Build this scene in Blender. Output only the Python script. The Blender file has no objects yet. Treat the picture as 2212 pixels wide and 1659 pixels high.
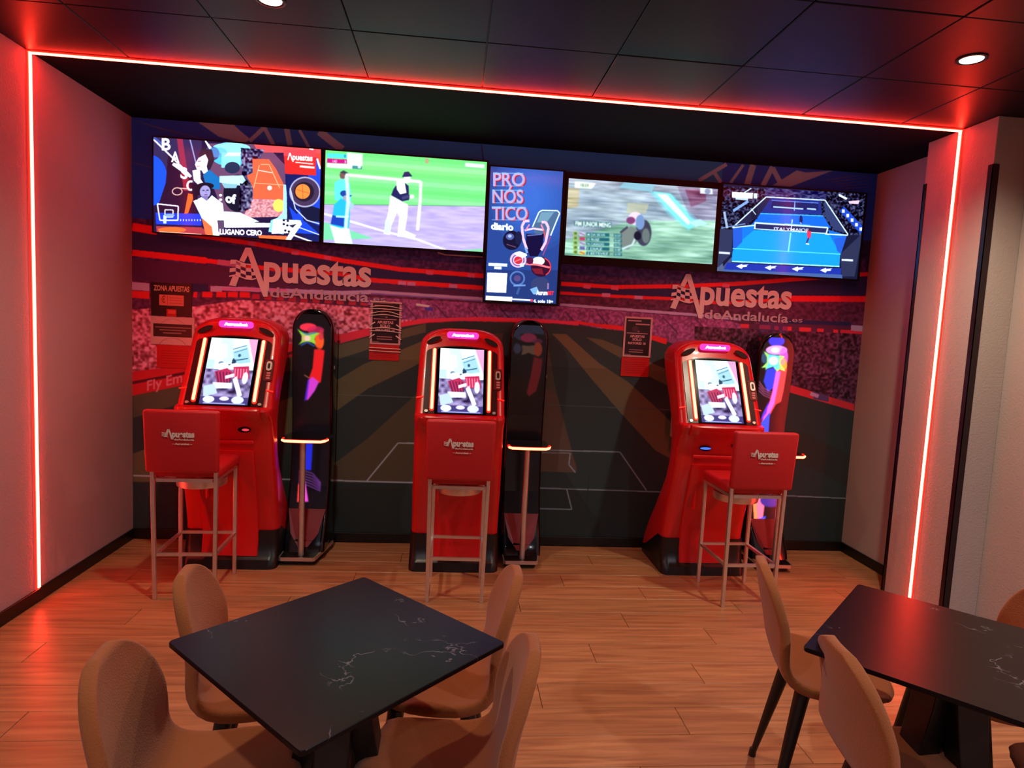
import bpy, bmesh, math, random
import numpy as np
from mathutils import Vector, Matrix
S = bpy.context.scene
COL = S.collection
PI = math.pi
random.seed(4)
# ------------------------------------------------------------------ camera, world, lights, exposure
W, H = 5.0, 2.726                      # alcove width, ceiling height (m); back wall is y = 0, camera looks +y
LEDY = -0.98                           # depth of the red light frame
CAM = np.array([2.08297987, -4.34605394, 1.52658484])
YAW, PITCH, ROLL, FPX = 0.0936967513, -0.0890089177, 0.0497743617, 1372.66754
def cam_axes():
    cy, sy = math.cos(YAW), math.sin(YAW)
    f = np.array([sy*math.cos(PITCH), cy*math.cos(PITCH), math.sin(PITCH)])
    r = np.array([cy, -sy, 0.0]); u = np.cross(r, f)
    c, s = math.cos(ROLL), math.sin(ROLL)
    return f, c*r+s*u, -s*r+c*u
CF, CR, CU = cam_axes()
cd = bpy.data.cameras.new('camera'); co = bpy.data.objects.new('camera', cd); COL.objects.link(co)
cd.sensor_fit = 'HORIZONTAL'; cd.sensor_width = 36; cd.lens = 36*FPX/2212
m = Matrix.Identity(4)
for i in range(3):
    m[i][0] = CR[i]; m[i][1] = CU[i]; m[i][2] = -CF[i]; m[i][3] = CAM[i]
co.matrix_world = m; cd.clip_start = .05
S.camera = co
S.view_settings.view_transform = 'Standard'; S.view_settings.look = 'None'
S.view_settings.gamma = 1; S.view_settings.use_curve_mapping = False
S.view_settings.exposure = 0.3
S.cycles.use_denoising = True
S.cycles.max_bounces = 8
wd = bpy.data.worlds.new('world'); S.world = wd; wd.use_nodes = True
wd.node_tree.nodes['Background'].inputs[0].default_value = (.30, .20, .24, 1)
wd.node_tree.nodes['Background'].inputs[1].default_value = .02

DOWNLIGHTS = [(1.33, -1.72, 68), (4.167, -1.78, 92), (1.33, -3.9, 52), (4.17, -3.9, 96), (1.33, -6.0, 100), (4.17, -6.0, 110)]  # last four are unseen lamps, added as cool room fill
for x, y, e in DOWNLIGHTS:             # each is the lamp of a downlight fixture built further down
    ld = bpy.data.lights.new('downlight_lamp', 'SPOT'); lo = bpy.data.objects.new('downlight_lamp', ld); COL.objects.link(lo)
    lo.location = (x, y, H-.035); ld.energy = e; ld.color = (1, .86, .62) if y > -3 else (.90, .86, .98); ld.spot_size = 2.55; ld.spot_blend = .9; ld.shadow_soft_size = .04

# ------------------------------------------------------------------ pixel -> place helpers (read the photo, 2212 x 1659)
def ray(px, py): return CF + CR*(px-1106)/FPX - CU*(py-829.5)/FPX
def wp(px, py, y=0.0):
    d = ray(px, py); t = (y-CAM[1])/d[1]; p = CAM+t*d
    return float(p[0]), float(p[2])
def crop(ox, oy, sc): return lambda x, y: (ox+x/sc, oy+y/sc)

# ------------------------------------------------------------------ materials
def lin(c):
    return tuple(((v/255)/12.92 if v/255 <= .04045 else ((v/255+.055)/1.055)**2.4) for v in c)
MATS = {}
def mat(name, rgb=(128,128,128), rough=.5, metal=0., spec=.5, emis=None, est=1., coat=0., bump=None, noise=None):
    if name in MATS: return MATS[name]
    m = bpy.data.materials.new(name); m.use_nodes = True; nt = m.node_tree; b = nt.nodes['Principled BSDF']
    c = lin(rgb)+(1,)
    b.inputs['Base Color'].default_value = c; b.inputs['Roughness'].default_value = rough
    b.inputs['Metallic'].default_value = metal; b.inputs['Specular IOR Level'].default_value = spec
    b.inputs['Coat Weight'].default_value = coat
    if emis:
        b.inputs['Emission Color'].default_value = tuple(emis)+(1,); b.inputs['Emission Strength'].default_value = est
    tc = nt.nodes.new('ShaderNodeTexCoord')
    if noise:   # (scale, amount, stretch)
        sc, am, st = noise
        mp = nt.nodes.new('ShaderNodeMapping'); mp.inputs['Scale'].default_value = st
        n = nt.nodes.new('ShaderNodeTexNoise'); n.inputs['Scale'].default_value = sc; n.inputs['Detail'].default_value = 6
        mx = nt.nodes.new('ShaderNodeMix'); mx.data_type = 'RGBA'
        nt.links.new(tc.outputs['Object'], mp.inputs[0]); nt.links.new(mp.outputs[0], n.inputs['Vector'])
        nt.links.new(n.outputs['Fac'], mx.inputs[0])
        mx.inputs[6].default_value = tuple(v*(1-am) for v in c[:3])+(1,); mx.inputs[7].default_value = tuple(min(1, v*(1+am)) for v in c[:3])+(1,)
        nt.links.new(mx.outputs[2], b.inputs['Base Color'])
    if bump:    # (scale, strength)
        n = nt.nodes.new('ShaderNodeTexNoise'); n.inputs['Scale'].default_value = bump[0]; n.inputs['Detail'].default_value = 4
        bp = nt.nodes.new('ShaderNodeBump'); bp.inputs['Strength'].default_value = bump[1]; bp.inputs['Distance'].default_value = .01
        nt.links.new(tc.outputs['Object'], n.inputs['Vector']); nt.links.new(n.outputs['Fac'], bp.inputs['Height']); nt.links.new(bp.outputs[0], b.inputs['Normal'])
    MATS[name] = m; return m
wall_m = mat('wall_paper', (176,160,156), .85, bump=(90,.25), noise=(3,.05,(1,1,1)))
black_ceiling = mat('black_satin_ceiling', (9,9,20), .42, spec=.22, bump=(120,.04))
soffit_m = mat('black_soffit', (9,7,11), .8, spec=.12)
base_m = mat('black_skirting', (10,9,10), .4)
guard_m = mat('dark_guard', (26,10,18), .35)
chrome = mat('brushed_steel', (220,208,200), .36, metal=.9, noise=(60,.12,(1,1,1)))
redshell = mat('red_lacquer', (196,12,20), .30, coat=.25)
redpanel = mat('red_panel', (200,12,20), .36)
redleather = mat('red_leatherette', (186,18,26), .5, bump=(350,.2))
blackpl = mat('black_plastic', (12,10,12), .35)
blackgloss = mat('black_gloss', (6,5,8), .12, coat=.5)
darkred = mat('dark_maroon', (46,8,14), .3)
tan = mat('tan_velvet', (150,84,42), .9, spec=.2, bump=(260,.25), noise=(9,.10,(1,1,1)))
tan.node_tree.nodes['Principled BSDF'].inputs['Sheen Weight'].default_value = .15
legblack = mat('black_metal', (14,11,11), .42)
white_print = mat('white_print', (225,205,200), .6)
paper_white = mat('paper_white', (214,200,205), .7)
logo_m = mat('pale_vinyl', (222,232,245), .6)
logo_thin_m = mat('pale_vinyl_thin', (196,186,215), .6)
led_core = mat('led_core', (255,220,180), .5, emis=(50.0, 1.6, .8), est=1.0)
led_edge = mat('led_edge', (200,20,10), .5, emis=(2.5, .02, .012), est=1.0)
bar_core = mat('kiosk_led', (255,200,160), .5, emis=(6.0, .95, .42), est=1.0)
bar_edge = mat('kiosk_led_edge', (180,20,10), .5, emis=(1.1, .012, .006), est=1.0)
sign_glow = mat('sign_magenta', (120,10,90), .4, emis=(.9,.05,.55), est=1.0)
sign_white = mat('sign_white', (255,255,255), .4, emis=(1,.9,1), est=1.6)
blue_light = mat('blue_light', (30,50,200), .4, emis=(.04,.12,1.0), est=1.6)
red_light = mat('red_light', (200,20,40), .4, emis=(1.0,.06,.10), est=.7)
lamp_disc = mat('lamp_disc', (255,250,240), .4, emis=(1,.92,.74), est=3.0)
trim_m = mat('lamp_trim', (60,48,48), .4, metal=.6)

def marble():
    m = bpy.data.materials.new('black_marble'); m.use_nodes = True; nt = m.node_tree; b = nt.nodes['Principled BSDF']
    b.inputs['Roughness'].default_value = .26; b.inputs['Specular IOR Level'].default_value = .16
    tc = nt.nodes.new('ShaderNodeTexCoord')
    n = nt.nodes.new('ShaderNodeTexNoise'); n.inputs['Scale'].default_value = 2.3; n.inputs['Detail'].default_value = 7; n.inputs['Distortion'].default_value = .15
    nt.links.new(tc.outputs['Object'], n.inputs['Vector'])
    a = nt.nodes.new('ShaderNodeMath'); a.operation = 'SUBTRACT'; a.inputs[1].default_value = .5; nt.links.new(n.outputs['Fac'], a.inputs[0])
    ab = nt.nodes.new('ShaderNodeMath'); ab.operation = 'ABSOLUTE'; nt.links.new(a.outputs[0], ab.inputs[0])
    mr = nt.nodes.new('ShaderNodeMapRange'); mr.inputs[1].default_value = .0; mr.inputs[2].default_value = .0022; mr.inputs[3].default_value = 1; mr.inputs[4].default_value = 0
    nt.links.new(ab.outputs[0], mr.inputs[0])
    n2 = nt.nodes.new('ShaderNodeTexNoise'); n2.inputs['Scale'].default_value = 7.; n2.inputs['Detail'].default_value = 3
    nt.links.new(tc.outputs['Object'], n2.inputs['Vector'])
    mr2 = nt.nodes.new('ShaderNodeMapRange'); mr2.inputs[1].default_value = .54; mr2.inputs[2].default_value = .74; nt.links.new(n2.outputs['Fac'], mr2.inputs[0])
    mu = nt.nodes.new('ShaderNodeMath'); mu.operation = 'MULTIPLY'; nt.links.new(mr.outputs[0], mu.inputs[0]); nt.links.new(mr2.outputs[0], mu.inputs[1])
    mx = nt.nodes.new('ShaderNodeMix'); mx.data_type = 'RGBA'; nt.links.new(mu.outputs[0], mx.inputs[0])
    mx.inputs[6].default_value = lin((15,9,12))+(1,); mx.inputs[7].default_value = lin((150,135,140))+(1,)
    nt.links.new(mx.outputs[2], b.inputs['Base Color'])
    return m
marble_m = marble()

def wood():
    m = bpy.data.materials.new('oak_planks'); m.use_nodes = True; nt = m.node_tree; b = nt.nodes['Principled BSDF']
    b.inputs['Roughness'].default_value = .36; b.inputs['Specular IOR Level'].default_value = .42
    tc = nt.nodes.new('ShaderNodeTexCoord'); oi = nt.nodes.new('ShaderNodeObjectInfo')
    sc = nt.nodes.new('ShaderNodeVectorMath'); sc.operation = 'SCALE'; sc.inputs['Scale'].default_value = 37
    cm = nt.nodes.new('ShaderNodeCombineXYZ'); nt.links.new(oi.outputs['Random'], cm.inputs[0]); nt.links.new(oi.outputs['Random'], cm.inputs[1])
    nt.links.new(cm.outputs[0], sc.inputs[0])
    ad = nt.nodes.new('ShaderNodeVectorMath'); nt.links.new(tc.outputs['Object'], ad.inputs[0]); nt.links.new(sc.outputs[0], ad.inputs[1])
    mp = nt.nodes.new('ShaderNodeMapping'); mp.inputs['Scale'].default_value = (.8, 12, 1); nt.links.new(ad.outputs[0], mp.inputs[0])
    n = nt.nodes.new('ShaderNodeTexNoise'); n.inputs['Scale'].default_value = 3.2; n.inputs['Detail'].default_value = 8; n.inputs['Distortion'].default_value = .5
    nt.links.new(mp.outputs[0], n.inputs['Vector'])
    cr = nt.nodes.new('ShaderNodeValToRGB'); e = cr.color_ramp
    e.elements[0].position = .30; e.elements[0].color = lin((142,92,60))+(1,)
    e.elements[1].position = .68; e.elements[1].color = lin((180,126,84))+(1,)
    nt.links.new(n.outputs['Fac'], cr.inputs[0])
    hs = nt.nodes.new('ShaderNodeHueSaturation'); mr = nt.nodes.new('ShaderNodeMapRange'); mr.inputs[3].default_value = .92; mr.inputs[4].default_value = 1.08
    nt.links.new(oi.outputs['Random'], mr.inputs[0]); nt.links.new(mr.outputs[0], hs.inputs['Value']); nt.links.new(cr.outputs[0], hs.inputs['Color'])
    nt.links.new(hs.outputs[0], b.inputs['Base Color'])
    bp = nt.nodes.new('ShaderNodeBump'); bp.inputs['Strength'].default_value = .08; nt.links.new(n.outputs['Fac'], bp.inputs['Height']); nt.links.new(bp.outputs[0], b.inputs['Normal'])
    return m
wood_m = wood()

# ------------------------------------------------------------------ object helpers
def mesh_from(verts, faces, name='mesh', smooth=False):
    me = bpy.data.meshes.new(name); me.from_pydata([tuple(map(float, v)) for v in verts], [], faces); me.update()
    if smooth:
        for p in me.polygons: p.use_smooth = True
    return me
def link(name, data, parent=None, m=None, loc=None):
    o = bpy.data.objects.new(name, data); COL.objects.link(o)
    if parent: o.parent = parent
    if m is not None and data is not None: data.materials.append(m)
    if loc is not None: o.location = loc
    return o
def tag(o, label=None, cat=None, group=None, kind=None):
    if label: o['label'] = label
    if cat: o['category'] = cat
    if group: o['group'] = group
    if kind: o['kind'] = kind
    return o
def thing(name, label, cat, loc=(0,0,0), rz=0, group=None):
    o = link(name, None); o.location = loc; o.rotation_euler = (0,0,rz); o.empty_display_size = .1
    return tag(o, label, cat, group)
def copy_tree(o, parent=None):
    c = o.copy(); COL.objects.link(c); c.parent = parent
    for ch in list(o.children): copy_tree(ch, c)
    return c
class MB:
    def __init__(s): s.v = []; s.f = []
    def add(s, v, f):
        n = len(s.v); s.v += [tuple(p) for p in v]; s.f += [tuple(i+n for i in q) for q in f]; return s
    def box(s, x0, x1, y0, y1, z0, z1):
        v = [(x,y,z) for x in (x0,x1) for y in (y0,y1) for z in (z0,z1)]
        return s.add(v, [(0,1,3,2),(4,6,7,5),(0,4,5,1),(2,3,7,6),(0,2,6,4),(1,5,7,3)])
    def loft(s, rings, cap=True):
        n = len(rings[0]); v = [p for r in rings for p in r]; f = []
        for k in range(len(rings)-1):
            for i in range(n):
                j = (i+1) % n; f.append((k*n+i, k*n+j, (k+1)*n+j, (k+1)*n+i))
        if cap: f.append(tuple(range(n-1,-1,-1))); f.append(tuple((len(rings)-1)*n+i for i in range(n)))
        return s.add(v, f)
    def tube(s, path, r, n=10):
        P = [Vector(p) for p in path]; rr = r if isinstance(r, (list,tuple)) else [r]*len(P); rings = []
        up = None
        for i, p in enumerate(P):
            t = (P[min(i+1,len(P)-1)]-P[max(i-1,0)]).normalized()
            if up is None: up = Vector((0,0,1)) if abs(t.z) < .9 else Vector((0,1,0))
            a = t.cross(up).normalized(); b = a.cross(t).normalized(); up = b
            rings.append([p+a*math.cos(2*PI*k/n)*rr[i]+b*math.sin(2*PI*k/n)*rr[i] for k in range(n)])
        return s.loft(rings)
    def sqbar(s, a, b, w, h=None):
        a, b = Vector(a), Vector(b); h = h or w; t = (b-a).normalized(); up = Vector((0,0,1)) if abs(t.z) < .9 else Vector((0,1,0))
        x = t.cross(up).normalized(); y = x.cross(t).normalized()
        return s.loft([[p+x*w/2*i+y*h/2*j for i,j in ((-1,-1),(1,-1),(1,1),(-1,1))] for p in (a,b)])
    def prism(s, pts, z0, z1):       # polygon in xy extruded in z
        return s.loft([[(x,y,z0) for x,y in pts], [(x,y,z1) for x,y in pts]])
    def build(s, name, m, parent=None, bevel=0, smooth=False, seg=2, subsurf=0):
        me = mesh_from(s.v, s.f, name)
        bm = bmesh.new(); bm.from_mesh(me)
        bmesh.ops.recalc_face_normals(bm, faces=bm.faces)
        if bevel: bmesh.ops.bevel(bm, geom=list(bm.edges), offset=bevel, segments=seg, profile=.5, affect='EDGES', clamp_overlap=True)
        if smooth:
            for f in bm.faces: f.smooth = True
            for e in bm.edges:
                if len(e.link_faces) == 2 and e.calc_face_angle(0) > .7: e.smooth = False
        bm.to_mesh(me); bm.free()
        o = link(name, me, parent, m)
        if subsurf:
            md = o.modifiers.new('s', 'SUBSURF'); md.levels = md.render_levels = subsurf
        return o
def rrect(hx, y0, y1, r, z, n=4):
    r = min(r, hx*.98, abs(y1-y0)/2*.98); out = []
    for cx, cy, a0 in ((hx-r, y1-r, 0), (-hx+r, y1-r, PI/2), (-hx+r, y0+r, PI), (hx-r, y0+r, 1.5*PI)):
        for k in range(n+1):
            a = a0+PI/2*k/n; out.append((cx+r*math.cos(a), cy+r*math.sin(a), z))
    return out
def text_mesh(body, size=1., extrude=0., offset=0., space=1.):
    cu = bpy.data.curves.new('t', 'FONT'); cu.body = body; cu.size = size; cu.extrude = extrude; cu.offset = offset; cu.space_character = space
    cu.resolution_u = 4
    o = bpy.data.objects.new('t', cu); COL.objects.link(o); bpy.context.view_layer.update()
    me = bpy.data.meshes.new_from_object(o.evaluated_get(bpy.context.evaluated_depsgraph_get()))
    v = np.array([tuple(q.co) for q in me.vertices]) if len(me.vertices) else np.zeros((0,3))
    f = [tuple(p.vertices) for p in me.polygons]
    bpy.data.objects.remove(o); bpy.data.curves.remove(cu); bpy.data.meshes.remove(me)
    return v, f
_TC = {}
def text_fit(body, x0, x1, z0, cap, extrude=.0, offset=0., key='H'):
    """text verts (x, z, depth) with left at x0, right at x1, baseline z0 and cap height `cap`"""
    k = (body, extrude, offset)
    if k not in _TC: _TC[k] = text_mesh(body, 1., extrude, offset)
    v, f = _TC[k]; v = v.copy()
    if 'hb' not in _TC: _TC['hb'] = text_mesh('H', 1.)[0][:,1].max(); _TC['xb'] = text_mesh('x', 1.)[0][:,1].max()
    ref = _TC['hb'] if key == 'H' else _TC['xb']
    if x1 is None: s = cap/ref
    else: s = (x1-x0)/(v[:,0].max()-v[:,0].min())
    v[:,0] = (v[:,0]-v[:,0].min())*s+x0; v[:,1] = v[:,1]*cap/ref+z0
    return v, f

# ------------------------------------------------------------------ a small painter for flat print and screens
class Canvas:
    def __init__(s, w, h, bg, rect):
        s.w, s.h = w, h; s.a = np.empty((h, w, 3), np.float32); s.a[:] = np.array(bg)/255.; s.rect = rect; s.map = lambda x, y: (x, y)
        s.pl = None
    def use(s, cr, plane=None): s.map = cr; s.pl = plane; return s
    def P(s, x, y):
        x, y = s.map(x, y)
        if s.pl is not None: x, y = wp(x, y, s.pl)
        x0, x1, z0, z1 = s.rect
        return ((x-x0)/(x1-x0)*s.w, (z1-y)/(z1-z0)*s.h)
    def _poly(s, pts, col, al=1., raw=False):
        p = np.array(pts if raw else [s.P(*q) for q in pts])
        x0, y0 = np.floor(p.min(0)).astype(int); x1, y1 = np.ceil(p.max(0)).astype(int)+1
        x0, y0, x1, y1 = max(x0,0), max(y0,0), min(x1,s.w), min(y1,s.h)
        if x1 <= x0 or y1 <= y0: return
        X, Y = np.meshgrid(np.arange(x0,x1)+.5, np.arange(y0,y1)+.5); ins = np.zeros(X.shape, bool)
        n = len(p)
        for i in range(n):
            ax, ay = p[i]; bx, by = p[(i+1)%n]
            if ay == by: continue
            ins ^= ((ay > Y) != (by > Y)) & (X < (bx-ax)*(Y-ay)/(by-ay)+ax)
        s._put(x0, y0, x1, y1, ins, col, al)
    def _put(s, x0, y0, x1, y1, msk, col, al):
        reg = s.a[y0:y1, x0:x1]; k = (msk*al)[..., None].astype(np.float32)
        reg *= (1-k); reg += k*np.array(col, np.float32)/255.
    def poly(s, pts, col, al=1.): s._poly(pts, col, al); return s
    def line(s, pts, w, col, al=1.):
        """w in map units"""
        for (ax, ay), (bx, by) in zip(pts[:-1], pts[1:]):
            dx, dy = bx-ax, by-ay; L = math.hypot(dx, dy) or 1; nx, ny = -dy/L*w/2, dx/L*w/2
            s._poly([(ax+nx,ay+ny),(bx+nx,by+ny),(bx-nx,by-ny),(ax-nx,ay-ny)], col, al)
        return s
    def ell(s, cx, cy, rx, ry, col, al=1., soft=False):
        if soft:
            for k in range(8): s.ell(cx, cy, rx*(1-k/8), ry*(1-k/8), col, al/4)
            return s
        return s.poly([(cx+rx*math.cos(t*PI/16), cy+ry*math.sin(t*PI/16)) for t in range(32)], col, al)
    def ring(s, cx, cy, rx, ry, w, col, al=1., a0=0, a1=360):
        n = 28; q = [(cx+rx*math.cos(math.radians(a0+(a1-a0)*t/n)), cy+ry*math.sin(math.radians(a0+(a1-a0)*t/n))) for t in range(n+1)]
        return s.line(q, w, col, al)
    def quad(s, x0, y0, x1, y1, col, al=1.): return s.poly([(x0,y0),(x1,y0),(x1,y1),(x0,y1)], col, al)
    def text(s, body, p0, p1, cap, col, bold=0., al=1.):
        """baseline from p0 to p1 (map units), cap height in map units"""
        v, f = text_fit(body, 0, 1, 0, 1, 0, bold)
        ax, ay = p0; bx, by = p1
        q = [s.P(ax+(bx-ax)*a, ay+(by-ay)*a-b*cap) for a, b, _ in v]
        for t in f: s._poly([q[i] for i in t], col, al, raw=True)
        return s
    def noise(s, pts, cw, ch, amp, seed=0, tint=(1,1,1), only=None):
        """blotches of cw x ch pixels inside a polygon, +-amp/255"""
        rng = np.random.default_rng(seed); gh, gw = s.h//ch+3, s.w//cw+3
        g = rng.random((gh, gw)).astype(np.float32)
        yi = np.linspace(0, gh-2.01, s.h); xi = np.linspace(0, gw-2.01, s.w)
        a, b = yi.astype(int), xi.astype(int); fy, fx = (yi-a)[:,None], (xi-b)[None,:]
        n = (g[a][:,b]*(1-fy)*(1-fx)+g[a+1][:,b]*fy*(1-fx)+g[a][:,b+1]*(1-fy)*fx+g[a+1][:,b+1]*fy*fx)
        n = np.clip((n-.5)*2.4, -1, 1)
        save = s.a; s.a = np.zeros((s.h, s.w, 3), np.float32); s._poly(pts, (255,255,255)) ; k = s.a[..., :1]; s.a = save
        s.a += k*n[..., None]*np.array(tint, np.float32)*amp/255.; np.clip(s.a, 0, 1, out=s.a)
        return s
    def blur(s, r, n=2):
        for _ in range(n):
            for ax in (0, 1):
                p = np.pad(s.a, [(r+1, r) if k == ax else (0, 0) for k in range(3)], mode='edge').cumsum(axis=ax, dtype=np.float64)
                L = s.a.shape[ax]
                s.a = ((np.take(p, range(2*r+1, 2*r+1+L), ax)-np.take(p, range(0, L), ax))/(2*r+1)).astype(np.float32)
        return s
    def image(s, name):
        im = bpy.data.images.new(name, s.w, s.h); buf = np.ones((s.h, s.w, 4), np.float32); buf[..., :3] = np.clip(s.a, 0, 1)[::-1]
        im.pixels.foreach_set(buf.ravel()); im.update(); im.pack(); return im
def print_mat(name, cv, rough=.6, emis=0., base=1., spec=.5):
    m = bpy.data.materials.new(name); m.use_nodes = True; nt = m.node_tree; b = nt.nodes['Principled BSDF']
    t = nt.nodes.new('ShaderNodeTexImage'); t.image = cv.image(name); t.extension = 'EXTEND'
    b.inputs['Roughness'].default_value = rough; b.inputs['Specular IOR Level'].default_value = spec
    if emis:
        nt.links.new(t.outputs[0], b.inputs['Emission Color']); b.inputs['Emission Strength'].default_value = emis
        b.inputs['Base Color'].default_value = (.006,.006,.008,1)
    if not emis or base < 1: nt.links.new(t.outputs[0], b.inputs['Base Color'])
    return m
def face_uv(name, m, parent, pts, loc=None):
    """a flat quad (bl, br, tr, tl) with 0-1 uv"""
    me = mesh_from(pts, [(0,1,2,3)], name); uv = me.uv_layers.new()
    for i, c in enumerate(((0,0),(1,0),(1,1),(0,1))): uv.data[i].uv = c
    return link(name, me, parent, m, loc)

# ================================================================== THE ROOM
YB = -7.2; XR = 5.0
def struct(name, mb, m, **k): return tag(mb.build(name, m, **k), kind='structure')
floor = struct('floor', MB().box(-.3, XR+.3, YB, .2, -.12, -.010), wood_m)
struct('wall_left', MB().box(-.2, 0, YB, .0, 0, H), mat('wall_paper_red_lit', (178,136,142), .85, bump=(90,.25), noise=(3,.05,(1,1,1))))  # same paper as the other walls, red strip light tinted into its colour
struct('wall_right', MB().box(XR, XR+.2, YB, .0, 0, H), wall_m)
struct('wall_rear', MB().box(-.2, XR+.2, YB-.15, YB, 0, H), wall_m)
ceiling = struct('ceiling', MB().box(-.2, XR+.2, YB, 0, H+.012, H+.15), base_m)
struct('trim_1', MB().box(0, XR, LEDY+.02, 0, H-.0, H+.012), soffit_m)          # the smooth black soffit over the alcove
# pillar on the right
pillar = struct('trim_2', MB().box(W-.195, W, -1.222, -.735, 0, H-.001), wall_m, bevel=.003)
g = MB()
for y, s in ((-1.222, -1), (-.735, 1)):
    y0, y1 = (y-.004, y+.030) if s < 0 else (y-.022, y+.004)
    g.box(W-.199, W-.191, y0, y1, .0, 2.485)
g.box(W-.199, W-.165, -1.2262, -1.2185, 0, 2.485); g.box(W-.199, W-.170, -.7385, -.731, 0, 2.485)
tag(g.build('trim_3', guard_m), kind='structure')
struct('baseboard_left', MB().box(0, .014, YB, -.0145, 0, .068), base_m, bevel=.003)
struct('baseboard_right', MB().box(XR-.014, XR, -.734, -.0145, 0, .068), base_m, bevel=.003)
struct('baseboard_back', MB().box(0, XR, -.014, 0, 0, .068), base_m, bevel=.003)
# floor planks
def plank_mesh(L):
    me = mesh_from(*(lambda b: (b.v, b.f))(MB().box(-L/2+.0012, L/2-.0012, -.0862, .0862, -.0095, 0)), 'plank')
    bm = bmesh.new(); bm.from_mesh(me); bmesh.ops.recalc_face_normals(bm, faces=bm.faces)
    bmesh.ops.bevel(bm, geom=[e for e in bm.edges if all(v.co.z > -.001 for v in e.verts)], offset=.0012, segments=1, affect='EDGES')
    bm.to_mesh(me); bm.free(); me.materials.append(wood_m); return me
PL = {}
row = 0; y = -.0165-.0865
while y > -4.75:
    x = -.0
    first = [1.25, .55, .95, .3, .75][row % 5]
    while x < XR-.02:
        L = min(first if x == 0 else 1.25, XR-x)
        if L < .03: break
        key = round(L, 2)
        if key not in PL: PL[key] = plank_mesh(key)
        o = bpy.data.objects.new('plank', PL[key]); COL.objects.link(o); o.parent = floor; o.location = (x+L/2, y, 0); x += L
    y -= .174; row += 1
# ceiling tiles
TS = .567
tile_me = MB().box(-TS/2+.002, TS/2-.002, -TS/2+.002, TS/2-.002, 0, .011)
tm = mesh_from(tile_me.v, tile_me.f, 'ceiling_tile')
bm = bmesh.new(); bm.from_mesh(tm); bmesh.ops.recalc_face_normals(bm, faces=bm.faces)
bmesh.ops.bevel(bm, geom=[e for e in bm.edges if all(v.co.z < .001 for v in e.verts)], offset=.003, segments=1, affect='EDGES'); bm.to_mesh(tm); bm.free()
tm.materials.append(black_ceiling)
for i in range(-4, 6):
    for j in range(0, 9):
        x = 2.17+TS*(i+.5); y = -.952-TS*(j+.5)
        if x < -.3 or x > 5.2: continue
        x0, x1 = max(x-TS/2, 0), min(x+TS/2, W)
        if x1-x0 < .05: continue
        o = bpy.data.objects.new('ceiling_tile', tm); COL.objects.link(o); o.parent = ceiling
        o.location = ((x0+x1)/2, y, H+random.uniform(-.0006,.0006)); o.scale.x = (x1-x0)/TS; o.rotation_euler = (random.uniform(-.001,.001), random.uniform(-.001,.001), 0)

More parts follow.
